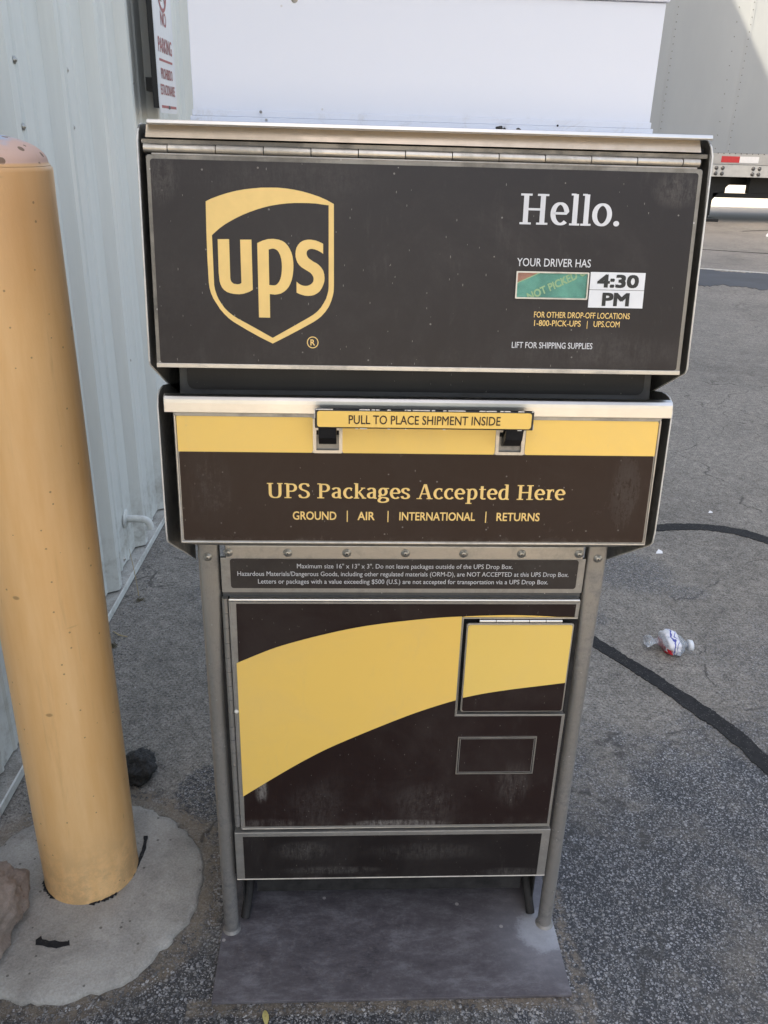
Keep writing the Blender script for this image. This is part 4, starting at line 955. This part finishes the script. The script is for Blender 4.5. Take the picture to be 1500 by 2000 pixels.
# front plate built round the two handle openings
zs_ = [.8300, .9495, .9740, .9930]
def cell(x0, x1, z0, z1, off, th, mat, mb):
    mb.mat(mat).prism([DRAW(x, z, off) for x, z in ((x0, z0), (x1, z0), (x1, z1), (x0, z1))], -DRAW.n*th)
mb = MB()
cell(DX0, DX1, .8300, .9495, 0, .003, 'frame', mb)
for a, b_ in ((DX0, holes[0][0]), (holes[0][1], holes[1][0]), (holes[1][1], DX1)): cell(a, b_, .9495, .9740, 0, .003, 'frame', mb)
cell(DX0, DX1, .9740, .9940, 0, .003, 'frame', mb)
dp = obj('drawer_front', mb, db)
rim = [DRAW(DX0+.0012, .990, .0008), DRAW(DX0+.0012, .8312, .0008), DRAW(DX1-.0012, .8312, .0008), DRAW(DX1-.0012, .990, .0008)]
obj('rolled_rim', MB().mat('stainless').tube(rim, .0016, 8), dp)
obj('brown_panel', MB().mat('brown').prism([DRAW(x, z, .0008) for x, z in rrect(-.2830, .2897, .8338, .9462, .002)], -DRAW.n*.0005), dp)
# three yellow fields of the upper band
ZY0, ZY1 = .9463, .9892
def yfield(x0, x1, r=.0025):
    return MB().mat('yellow').prism([DRAW(x, z, .0008) for x, z in rrect(x0, x1, ZY0, ZY1, r)], -DRAW.n*.0005)
obj('yellow_band', MB().mat('yellow').prism([DRAW(x, z, .0008) for x, z in [(-.2838, ZY0), (-.1262, ZY0), (-.1242, ZY0+.003), (-.1242, ZY1-.002), (-.1262, ZY1), (-.2828, ZY1), (-.2838, ZY1-.001)]], -DRAW.n*.0005), dp)
obj('yellow_band', MB().mat('yellow').prism([DRAW(x, z, .0008) for x, z in [(-.0880, ZY0), (.0925, ZY0), (.0938, ZY0+.002), (.0938, ZY1), (-.0895, ZY1), (-.0895, ZY0+.002)]], -DRAW.n*.0005), dp)
obj('yellow_band', MB().mat('yellow').prism([DRAW(x, z, .0008) for x, z in [(.1322, ZY0), (.2905, ZY0), (.2905, ZY1-.002), (.2890, ZY1), (.1305, ZY1), (.1305, ZY0+.002)]], -DRAW.n*.0005), dp)
for x0, x1, z0, z1 in holes:
    ring_sheet(DRAW, rrect(x0-.0040, x1+.0040, z0-.0035, z1+.014, .002), rrect(x0, x1, z0, z1, .0004), .0012, .0012, 'stainless', 'opening_trim', dp)
    obj('opening_shade_sheet', MB().mat('void').box(x0-.002, x1+.002, -.1125, -.1105, z0-.002, z1+.002), dp)
slab_text('UPS Packages Accepted Here', DRAW, -.1802, .1853, .8893, .0190, .0012, 'gold_print', dp)
gx = lambda p: -.1496+(p-572)*.3053/481
for s_, a, b_ in (('GROUND', 572, 656), ('AIR', 697, 730), ('INTERNATIONAL', 778, 926), ('RETURNS', 968, 1053)):
    text(s_, DRAW, gx(a), gx(b_), .8615, .0108, .0012, 'gold_print', dp, .015)
for p in (677, 756, 947):
    x = gx(p); sheet(DRAW, rrect(x-.0006, x+.0006, .8590, .8735), .0011, .0003, 'gold_print', 'divider', dp)
# handle: black bar on two angled brackets
hb = obj('pull_bar', MB().mat('black_paint').box(-.1213, .1316, -.1445, -.1395, .9858, 1.0086), db, bev=.0012)
sheet(GRIP, rrect(-.1185, .1285, .9880, 1.0070, .003), .0001, .0005, 'yellow', 'handle_label', hb)
text('PULL TO PLACE SHIPMENT INSIDE', GRIP, -.0825, .0925, .9920, .0105, .0004, 'brown_print', hb, .008)
rnd = random.Random(5)
mb = MB().mat('chipped'); x = -.1205
while x < .130:
    l = rnd.choice((.002, .004, .007, .012, .020)); g = rnd.choice((.001, .002, .004, .009, .016))
    if rnd.random() < .75: mb.box(x, min(x+l, .1308), -.14465, -.1441, 1.0080, 1.0092)
    if rnd.random() < .35: mb.box(x+.001, min(x+l*.7+.001, .1308), -.14465, -.1441, .9856, .9865)
    x += l+g
mb.box(-.12145, -.1208, -.14462, -.1425, .998, 1.0085); mb.box(.1311, .13178, -.14462, -.1425, .9866, .9930)
o = obj('chipped_edge', mb, hb); o['kind'] = 'stuff'
for x0, x1 in ((-.1175, -.0965), (.1020, .1230)):
    br = [(x0, -.1395, .9950), (x0, -.1385, .9860), (x0, -.1290, .9860), (x0, -.1160, .9760), (x0, -.1090, .9610), (x0, -.1150, .9560), (x0, -.1240, .9600), (x0, -.1330, .9700)]
    obj('bracket', MB().mat('black_paint').prism(br, (x1-x0, 0, 0)), hb, bev=.0008)

# --- screw strip, notice plate
ss = obj('screw_strip', MB().mat('stainless').box(-.2510, .2530, -.0135, -.0085, .7500, .7700), db, bev=.0008)
for i in range(7):
    link('screw', scm, ss, loc=(-.2470+.0823*i, -.0135, .7592))
for s in (-1, 1): link('screw', scm, db, loc=(s*.2775, -.0052, .7478))
npl = obj('notice_plate', MB().mat('frame').box(-.2592, .2592, -.0100, -.0040, .6938, .7492), db, bev=.0008)
sheet(DOOR, rrect(-.2460, .2490, .7012, .7478, .004), .0008, .0007, 'brown_label', 'notice_label', npl)
for s_, a, b_, z in (('Maximum size 16" x 13" x 3". Do not leave packages outside of the UPS Drop Box.', -.1524, .1544, .7337),
        ('Hazardous Materials/Dangerous Goods, including other regulated materials (ORM-D), are NOT ACCEPTED at this UPS Drop Box.', -.2362, .2365, .7213),
        ('Letters or packages with a value exceeding $500 (U.S.) are not accepted for transportation via a UPS Drop Box.', -.2077, .2080, .7090)):
    text(s_, DOOR, a, b_, z, .0071, .0011, 'white_print', npl, .004)
obj('door_header', MB().mat('darksteel').box(-.2592, .2592, -.0030, .012, .6830, .6950), db)

# --- door
dd = Plane(-.0120, 0, 0)
outl = [(-.2500, .2520), (.2580, .2520), (.2580, .4790), (.0890, .4790), (.0890, .6525), (.2580, .6525), (.2580, .6838), (-.2500, .6838)]
door = obj('lower_door', MB().mat('frame').prism([dd(x, z, 0) for x, z in outl], (0, .012, 0)), db, bev=.0010)
obj('door_top_roll', MB().mat('lip').tube([(-.2495, -.0105, .6822), (.2575, -.0105, .6822)], .0030, 10), door)
rim = [(-.2500, .2520), (.2580, .2520), (.2580, .4790), (.0890, .4790), (.0890, .6525), (.2580, .6525), (.2580, .6820)]
obj('rolled_rim', MB().mat('stainless').tube([dd(x, z, -.0006) for x, z in rim], .0013, 8), door)
obj('rolled_rim', MB().mat('frame').tube([dd(x, z, -.0004) for x, z in ((-.2496, .6838), (-.2496, .2522))], .0014, 8), door)
outv = [(-.2440, .2578), (.2540, .2578), (.2540, .4765), (.0865, .4765), (.0865, .6550), (.2530, .6550), (.2530, .6765), (-.2400, .6765)]
obj('brown_panel', MB().mat('brown_door').prism([dd(x, z, .0008) for x, z in outv], (0, .0006, 0)), door)
top = [(-.2436, .5758), (-.21, .5920), (-.1769, .6061), (-.12, .6240), (-.0644, .6378), (-.01, .6468), (.0476, .6536), (.0865, .6562), (.12, .6577), (.1605, .6585), (.21, .6568), (.2528, .6527)]
bot = [(-.2446, .3218), (-.1823, .3681), (-.14, .3975), (-.1014, .4211), (-.04, .4530), (.0168, .4804), (.0600, .4982), (.0865, .5076), (.0928, .5098), (.13, .5190), (.1721, .5265), (.21, .5320), (.2567, .5388)]
def cr(pts, k=6):
    o = []
    for i in range(len(pts)-1):
        p0, p1, p2, p3 = (Vector((*pts[max(0, min(len(pts)-1, j))], 0)) for j in (i-1, i, i+1, i+2))
        for j in range(k):
            t = j/k; v = .5*((2*p1)+(p2-p0)*t+(2*p0-5*p1+4*p2-p3)*t*t+(p3*1+p1*3-p0-p2*3)*t**3); o.append((v.x, v.y))
    o.append(pts[-1]); return o
T, B_ = cr(top), cr(bot)
Tl = [p for p in T if p[0] <= .0865]; Bl = [p for p in B_ if p[0] <= .0866]
poly = Bl+Tl[::-1]
obj('yellow_swoosh', MB().mat('yellow').prism([dd(x, z, .0012) for x, z in poly], (0, .0003, 0)), door)
Tr = [p for p in T if p[0] >= .0865]
poly = [(.0865, .6551), (.2528, .6551)]+[p for p in Tr[::-1] if p[1] > .6552]
obj('yellow_swoosh', MB().mat('yellow').prism([dd(x, z, .0012) for x, z in poly], (0, .0003, 0)), door)
# piano hinge on the left
me = MB().mat('post').tube([(0, 0, -.0122), (0, 0, .0122)], .0046, 12).mesh('door_hinge_knuckle')
z = .6725; i = 0
while z > .262:
    link('hinge_knuckle', me, db, loc=(-.2560, -.0085, z)); z -= .0252
obj('hinge_gap_shade', MB().mat('void').box(-.2516, -.2502, -.004, .012, .252, .684), db)
# lock bay with its flap
bay = obj('lock_bay_shade', MB().mat('void').box(.0885, .2600, .0005, .004, .4750, .6530), db)
mb = MB().mat('frame'); 
fl_ = sheet(dd, rrect(.0948, .2548, .4838, .6428, .004), -.0010, .004, 'stainless', 'lock_flap', db, bev=.0006)
fy = [p for p in B_ if .0975 < p[0] < .2525]
zl = .5112; zr = .5383
poly = [(.0972, zl)]+fy+[(.2525, zr), (.2525, .6380), (.2500, .6405), (.0998, .6405), (.0972, .6380)]
sheet(dd, poly, -.0002, .0006, 'yellow_flap', 'yellow_field', fl_)
poly = [(.0998, .4860), (.2500, .4860), (.2525, .4885), (.2525, zr)]+fy[::-1]+[(.0972, zl), (.0972, .4885)]
sheet(dd, poly, -.0002, .0006, 'brown_door', 'brown_field', fl_)
me = MB().mat('lip').tube([(-.0119, 0, 0), (.0119, 0, 0)], .0034, 10).mesh('flap_knuckle')
for i in range(5): link('hinge_knuckle', me, db, loc=(.1255+.0247*i, -.0085, .6462))
# small recessed window frame
ring_sheet(dd, rrect(.0945, .2188, .3648, .4382), rrect(.0962, .2171, .3665, .4365), .0026, .0024, 'stainless', 'slot_frame', door)
sheet(dd, rrect(.0962, .2171, .3665, .4365), .0009, .0002, 'void', 'slot_gap', door)
ring_sheet(dd, rrect(.0978, .2155, .3681, .4349), rrect(.0986, .2147, .3689, .4341), .0022, .0010, 'frame', 'slot_rim', door)
sheet(dd, rrect(.0986, .2147, .3689, .4341), .0018, .0006, 'brown_door', 'slot_cover', door)
obj('putty_drop', MB().mat('putty').lathe([(.0001, .003), (.002, .0026), (.0034, .001), (.0036, 0)], (0, 0, 0), 'y', 10), door, loc=(-.2478, -.0126, .4880))
# --- base panel
bp = obj('base_panel', MB().mat('frame').box(-.2620, .2620, -.0125, .002, .1400, .2440), db, bev=.0010)
BP = Plane(-.0125, 0, 0)
sheet(BP, rrect(-.2485, .2475, .1438, .2358), .0008, .0006, 'brown_base', 'brown_panel', bp)
obj('base_panel_roll', MB().mat('stainless').tube([(-.262, -.0120, .1408), (.262, -.0120, .1408)], .0013, 8), bp)
obj('inner_side', MB().mat('darksteel').box(-.2600, -.2560, .003, .46, .138, .69), db)
obj('inner_side', MB().mat('darksteel').box(.2560, .2600, .003, .46, .138, .69), db)

# ================================================================ white cabinet standing on the drop box
wc = thing('white_cabinet', 'white sheet-metal cabinet standing on top of the brown drop box', 'cabinet', (0, .2, 1.2985))
obj('cabinet_body', MB().mat('white').box(-.2570, .2570, -.0280, .42, 1.3000, 1.4335), wc, bev=.001)
obj('lid', MB().mat('white').box(-.2600, .2600, -.0320, .425, 1.4340, 1.4900), wc, bev=.0015)
obj('base_trim', MB().mat('white').box(-.2578, .2578, -.0315, -.0282, 1.3095, 1.3160), wc, bev=.0006)
obj('base_trim', MB().mat('white').box(-.2596, .2596, -.0350, -.0282, 1.3045, 1.3094), wc, bev=.0006)
obj('foot_rail', MB().mat('white').box(-.2600, .2600, -.0420, .42, 1.2987, 1.3043), wc, bev=.0008)
link('screw', scm, wc, loc=(-.1435, -.0282, 1.4245)).scale = (.55, .55, .55)
for x, z, s in ((-.182, 1.3150, .0016), (.0900, 1.3050, .0016), (.150, 1.3100, .0012), (-.176, 1.3070, .0014)):
    mbx = MB().mat('lump' if x > 0 else 'pebble').lathe([(.0001, s), (s*.8, s*.7), (s*1.1, 0)], axis='y', seg=6)
    obj('dirt_speck', mbx, wc, loc=(x, -.0352, z))
# dark crumbs lying on the hood top
for i, (x, s, lab) in enumerate(((.080, .0042, 'larger black crumb of dirt on the hood top, right of centre'), (.1010, .0026, 'smaller black crumb of dirt on the hood top beside the larger one'))):
    b_ = bmesh.new(); bmesh.ops.create_icosphere(b_, subdivisions=2, radius=s)
    for v in b_.verts: v.co *= 1+.5*noise.noise(v.co*400); v.co.z *= .5
    me = bpy.data.meshes.new('dirt_crumb'); b_.to_mesh(me); b_.free(); me.materials.append(M['lump'])
    tag(link('dirt_crumb', me, loc=(x, -.062, 1.3042+s*.35)), lab, 'dirt crumb', 'crumbs on the hood top')

# ================================================================ BOLLARD and footing
ft_pts = []
rnd = random.Random(11)
for i in range(120):
    t = 2*math.pi*i/120
    r_ = .214+.010*noise.noise(Vector((math.cos(t)*2, math.sin(t)*2, 3)))+.006*noise.noise(Vector((math.cos(t)*9, math.sin(t)*9, 1)))+rnd.uniform(-.0026, .0026)+.003*noise.noise(Vector((math.cos(t)*24, math.sin(t)*24, 5)))
    r_ += .016*max(0, math.cos(t+2.0))
    ft_pts.append((-.562+r_*math.cos(t), .098+r_*math.sin(t)))
mb = MB().mat('concrete'); n = 120; v = []
for k, (s, z) in enumerate(((1.0, .0004), (.997, .006), (.975, .0095), (.90, .0115), (.6, .014), (.3, .016))):
    v += [(-.562+(x+.562)*s, .098+(y-.098)*s, z+.0012*noise.noise(Vector((x*s*20, y*s*20, 0)))) for x, y in ft_pts]
f = [(k*n+i, k*n+(i+1) % n, (k+1)*n+(i+1) % n, (k+1)*n+i) for k in range(5) for i in range(n)]
f.append(tuple(5*n+i for i in range(n)))
foot = obj('concrete_footing', mb.add(v, f, True))
tag(foot, 'round ragged-edged concrete footing under the yellow bollard', 'concrete pad')
bl_ = thing('bollard', 'thick yellow-painted steel bollard with a bleached domed cap', 'bollard', (-.5565, .135, .012))
BR = .0838
bp_ = [(BR, .0)]
bp_ = [(BR*1.0+.0006*math.sin(z*9), z) for z in [i*.05 for i in range(1, 25)]]
pr = [(BR+.001, .011), (BR, .03)]+bp_+[(BR, 1.240), (BR-.0006, 1.2440), (BR-.0025, 1.2463)]
obj('post', MB().mat('bollard').lathe(pr, (-.5565, .135, 0), seg=96), bl_)
cp = [(BR-.0025, 1.2468), (BR-.005, 1.2500)]+[((BR-.005)*math.cos(R(a)), 1.2500+.034*math.sin(R(a))) for a in range(6, 90, 7)]+[(.0005, 1.284)]
obj('domed_cap', MB().mat('bollard').lathe(cp, (-.5565, .135, 0), seg=96), bl_)
# flaked paint and dirt at its foot
rnd = random.Random(21)
mb = MB().mat('seal')
for i in range(24):
    t = R(rnd.choice((rnd.uniform(-158, -128), rnd.uniform(-75, -35))))
    r_ = BR+.001; x, y = -.5565+r_*math.cos(t), .135+r_*math.sin(t); s = rnd.uniform(.002, .0055)
    mb.add([(x-s, y-s*.6, .0165), (x+s, y-s*.9, .0165), (x+s*1.2, y+s*.5, .0185), (x-s*.7, y+s, .0180)], [(0, 1, 2, 3)])
o = obj('paint_flakes', mb, bl_); o['kind'] = 'stuff'
mb, v, f = ribbon([(-.4720, .213), (-.4705, .175), (-.4745, .135), (-.480, .105)], .0085, .0168, .0015); v = [(a, b, c if c > .01 else .0142) for a, b, c in v]
tag(obj('tar_smear', mb.mat('seal').add(v, f)), 'dark tar smear curving round the right side of the bollard foot', 'tar smear', 'tar marks on the footing')
mb, v, f = ribbon([(-.609, -.018), (-.595, -.028), (-.578, -.026), (-.560, -.030), (-.551, -.028)], .013, .0152, .004); v = [(a, b, c if c > .01 else .0115) for a, b, c in v]
tag(obj('tar_smear', mb.mat('seal').add(v, f)), 'dark tar smear on the front of the footing between rock and bollard', 'tar smear', 'tar marks on the footing')

# rock and asphalt lump
def lump(name, loc, sc_, mat, seed, amp, rot=0, sub=5, fr=2.2, flatb=True):
    b_ = bmesh.new(); bmesh.ops.create_icosphere(b_, subdivisions=sub, radius=1)
    for v in b_.verts:
        p = v.co.copy(); q = p*fr+Vector((seed, seed*2.3, seed*.7))
        k = 1+amp*noise.noise(q)+amp*.45*noise.noise(q*2.7)+amp*.22*noise.noise(q*7)+amp*.1*noise.noise(q*19)
        v.co = Vector((p.x*k*sc_[0], p.y*k*sc_[1], max(p.z*k*sc_[2], -sc_[2]*.55)))
    b_.transform(Matrix.Rotation(rot, 4, 'Z'))
    me = bpy.data.meshes.new(name); b_.to_mesh(me); b_.free(); me.materials.append(M[mat])
    for p in me.polygons: p.use_smooth = True
    return link(name, me, loc=loc)
tag(lump('rock', (-.706, -.012, .058), (.064, .100, .078), 'rock', 4, .38, R(-12), fr=1.3), 'reddish-brown rock lying on the footing at the lower left', 'rock')
tag(lump('asphalt_lump', (-.530, .415, .016), (.036, .048, .028), 'lump', 9, .30, sub=6, fr=1.8), 'black crumbly lump of asphalt behind the bollard', 'asphalt lump')

# straw, dry stalk, leaf, scraps
def stick(name, pts, r, mat, lab, cat, grp=None):
    o = obj(name, MB().mat(mat).tube(pts, r, 6)); tag(o, lab, cat, grp); return o
stick('dry_stalk', [(-.700, 1.185, .004), (-.7035, 1.187, .05), (-.710, 1.195, .10), (-.716, 1.2, .135), (-.7175, 1.2, .155)], [.0014, .0012, .0011, .0009, .0005], 'straw', 'thin dry stalk standing up from the base of the ribbed wall', 'dry stalk')
stick('straw', [(-.727, .985, .005), (-.705, .962, .007), (-.681, .958, .004)], [.001, .0022, .0012], 'straw', 'pale splinter of straw lying by the corner of the wall ledge', 'straw')
def tuft(name, x, y, n_, s, lab, seed):
    rnd = random.Random(seed); mb = MB().mat('weed')
    for i in range(n_):
        a = rnd.uniform(0, 6.28); l = s*rnd.uniform(.4, 1.1); h = rnd.uniform(.1, .8)
        bx, by = x+rnd.gauss(0, s*.35), y+rnd.gauss(0, s*.35); w_ = .0010
        mb.add([(bx-w_, by, .001), (bx+w_, by, .001), (bx+math.cos(a)*l*.5+w_, by+math.sin(a)*l*.5, l*h*.6+.001), (bx+math.cos(a)*l, by+math.sin(a)*l, l*h*.7+.001), (bx+math.cos(a)*l*.5-w_, by+math.sin(a)*l*.5, l*h*.6+.001)], [(0, 1, 2, 3, 4)])
    tag(obj(name, mb), lab, 'weed tuft', 'dry weeds along the wall')
tuft('weed_tuft', -.692, 1.165, 34, .016, 'small dry brown weed tuft at the foot of the stalk by the ledge', 2)
tuft('weed_tuft', -.715, .915, 46, .020, 'dark dry weed tuft beside the bollard where the ledge ends', 4)
lf = MB().mat('leaf'); ns = 8; v = []
for i in range(ns+1):
    t = i/ns; w_ = .0052*math.sin(math.pi*min(1, t*.95+.03))**.8
    v += [(-.2035-.004*t+w_, -.176+.026*t, .004+.004*math.sin(t*3)), (-.2035-.004*t, -.176+.026*t, .0022+.004*math.sin(t*3)), (-.2035-.004*t-w_, -.176+.026*t, .0045+.004*math.sin(t*3))]
f = []
for i in range(ns):
    a = i*3; f += [(a, a+1, a+4, a+3), (a+1, a+2, a+5, a+4)]
tag(obj('dry_leaf', lf.add(v, f, True)), 'small yellow dry leaf on the asphalt in front of the base plate', 'leaf')
for i, (x, y, s, lab) in enumerate(((1.002, 1.496, .013, 'white paper scrap on the asphalt right of the drawer'), (1.32, 1.84, .009, 'tiny white paper scrap beyond the curved crack sealant'), (6.45, 12.3, .09, 'small white scrap of litter lying in front of the trailer'))):
    mb = MB().mat('paper').add([(x-s, y-s*.5, .001), (x+s*.8, y-s*.6, .002), (x+s, y+s*.4, s*.35), (x+.1*s, y+s*.9, s*.7), (x-s*.7, y+s*.2, s*.2)], [(0, 1, 2), (0, 2, 3), (0, 3, 4)])
    tag(obj('paper_scrap', mb), lab, 'paper scrap', 'litter scraps')

# crushed bottle
bt = thing('crushed_bottle', 'crushed clear plastic bottle with a torn red and blue wrapper', 'bottle', (.82, .90, 0))
def crush(prof, x_of, seed, mat, name, amp, seg=36, squash=.62, zc=.026):
    mb = MB().mat(mat); v, f = [], []
    n_ = len(prof)
    for i, (h, r_) in enumerate(prof):
        for k in range(seg):
            t = 2*math.pi*k/seg; p = Vector((h, r_*math.cos(t), r_*math.sin(t)*squash))
            q = Vector((p.x*38, p.y*38, p.z*38+seed)); d = noise.noise(q)*amp+noise.noise(q*2.3)*amp*.5
            rr = 1+d; v.append((.82+p.x, .895+p.y*rr-.25*p.x*p.x*8-.18*p.x, max(.0015, zc+p.z*rr)))
    for i in range(n_-1):
        for k in range(seg):
            k2 = (k+1) % seg; f.append((i*seg+k, i*seg+k2, (i+1)*seg+k2, (i+1)*seg+k))
    f.append(tuple(range(seg-1, -1, -1))); f.append(tuple((n_-1)*seg+k for k in range(seg)))
    mb.add(v, f, True)
    return obj(name, mb, bt)
prof = [(-.066, .012), (-.064, .020), (-.058, .023), (-.050, .021), (-.044, .010), (-.038, .0085), (-.030, .012), (-.022, .024), (-.014, .033), (-.004, .038), (.008, .039), (.020, .036), (.030, .028), (.038, .018), (.044, .012), (.050, .0105)]
crush(prof, None, 2.0, 'plastic', 'bottle_shell', .5)
crush([(-.014, .0365), (-.008, .0405), (0, .0425), (.008, .0430), (.016, .0420)], None, 2.0, 'wrap', 'wrapper', .45)
crush([(.048, .0135), (.050, .0150), (.059, .0150), (.060, .012)], None, 2.0, 'cap', 'cap', .05, squash=.95)

# ================================================================ TRAILER
TY = 14.5
tr = thing('semi_trailer', 'long grey riveted semi trailer parked across the lot, on its landing gear', 'trailer', (9.5, TY, 0))
XL, XR = 3.0, 17.5
pitch = 1.232; x = 5.253-2*pitch
k = 0
pm = MB().mat('trailer').box(0, pitch-.006, 0, .03, 1.135, 4.05).mesh('side_sheet')
rv = MB().mat('bolt_dark').lathe([(.0001, .006), (.007, .005), (.0095, 0)], axis='y', seg=6)
rivets = MB().mat('bolt_dark'); strips = []
def rivet(x, z, y=TY, r=.0095): rivets.lathe([(.0001, .007), (r*.7, .005), (r, 0)], (x, y, z), 'y', 6)
while x < XR:
    link('side_sheet', pm, tr, loc=(x, TY, 0))
    obj('seam_strip', MB().mat('trailer').box(x-.035, x+.035, TY-.004, TY-.0005, 1.13, 4.05), tr)
    if 4.5 < x < 9.5:
        z = 1.17
        while z < 4.0: rivet(x, z, TY-.004); z += .105
        z = 1.2
        while z < 4.0: rivet(x-.235, z); z += .21
    x += pitch
z = 0; xx = 5.0
while xx < 9.6: rivet(xx, 1.128, TY-.006, .011); xx += .101
o = obj('rivets', rivets, tr); o['kind'] = 'stuff'
obj('box_body', MB().mat('trailer').box(XL-.2, XR, TY+.035, TY+2.6, 1.0, 4.04), tr)
obj('side_rail', MB().mat('rail').box(XL-.2, XR, TY-.006, TY+.03, .955, 1.130), tr, bev=.004)
obj('lower_rail', MB().mat('rail2').box(XL-.2, XR, TY-.001, TY+.05, .755, .950), tr, bev=.004)
obj('under_frame', MB().mat('chassis').box(XL-.2, XR, TY+.06, TY+2.5, .86, 1.0), tr)
for k in range(6):
    x = 6.385+k*1.35
    obj('reflector_tape', MB().mat('tape_red').box(x, x+.322, TY-.009, TY-.0065, .985, 1.085), tr)
    obj('reflector_tape', MB().mat('tape_white').box(x+.323, x+.66, TY-.009, TY-.0065, .985, 1.085), tr)
bm_ = MB().mat('bolt_dark').lathe([(.0001, .018), (.022, .018), (.024, .0), (.036, -.0005), (.036, -.004)], axis='y', seg=8).mesh('bolt')
for x in (6.33, 6.44, 6.98, 7.09, 7.66, 7.77, 5.7, 5.8):
    for z in (.895, .805): link('bolt', bm_, tr, loc=(x, TY-.002, z))
leg = MB().mat('chassis').box(6.31, 6.45, TY+.25, TY+.41, .10, .86).box(6.24, 6.58, TY+.13, TY+.50, 0, .05).box(6.32, 6.44, TY+.28, TY+.38, .05, .12)
leg.prism([(6.45, TY+.3, .80), (6.74, TY+.3, .80), (6.74, TY+.3, .62), (6.52, TY+.3, .42), (6.45, TY+.3, .32)], (0, .05, 0))
lo = obj('landing_leg', leg, tr, bev=.004)
l2 = again(lo, tr, (lo.location.x, lo.location.y+1.7, 0))
obj('cross_beam', MB().mat('chassis').box(6.33, 9.6, TY+.30, TY+.38, .40, .475), tr)
obj('gear_shaft', MB().mat('chassis').tube([(6.25, TY+.35, .62), (6.25, TY+2.1, .62)], .03, 8), tr)
mb = MB().mat('chassis').box(6.5, 7.6, TY+.6, TY+1.7, .60, .86).box(7.10, 7.56, TY+.30, TY+.44, .475, .86).box(6.45, 6.70, TY+.34, TY+.44, .475, .70).box(7.56, 7.95, TY+.4, TY+.5, .475, .56).box(7.9, 9.6, TY+.5, TY+1.4, .5, .86)
obj('tool_rack', mb, tr, bev=.01)
for yy in (TY+.02, TY+2.2):
    pass
# wheels, out past the right edge of the frame
wm = MB().mat('rubber').lathe([(.28, -.14), (.50, -.14), (.52, -.10), (.52, .10), (.50, .14), (.28, .14)], axis='y', seg=28)
wm.mat('rail').lathe([(.0001, .05), (.12, .05), (.2, .10), (.28, .13)], axis='y', seg=20)
w0 = obj('wheel', wm, tr, loc=(14.6, TY+.2, .52))
for a, b_ in ((15.85, TY+.2), (14.6, TY+2.3), (15.85, TY+2.3)): again(w0, tr, (a-9.5, b_-TY, .52))
obj('axle', MB().mat('chassis').tube([(14.6, TY+.2, .52), (14.6, TY+2.3, .52)], .06, 8).tube([(15.85, TY+.2, .52), (15.85, TY+2.3, .52)], .06, 8), tr)
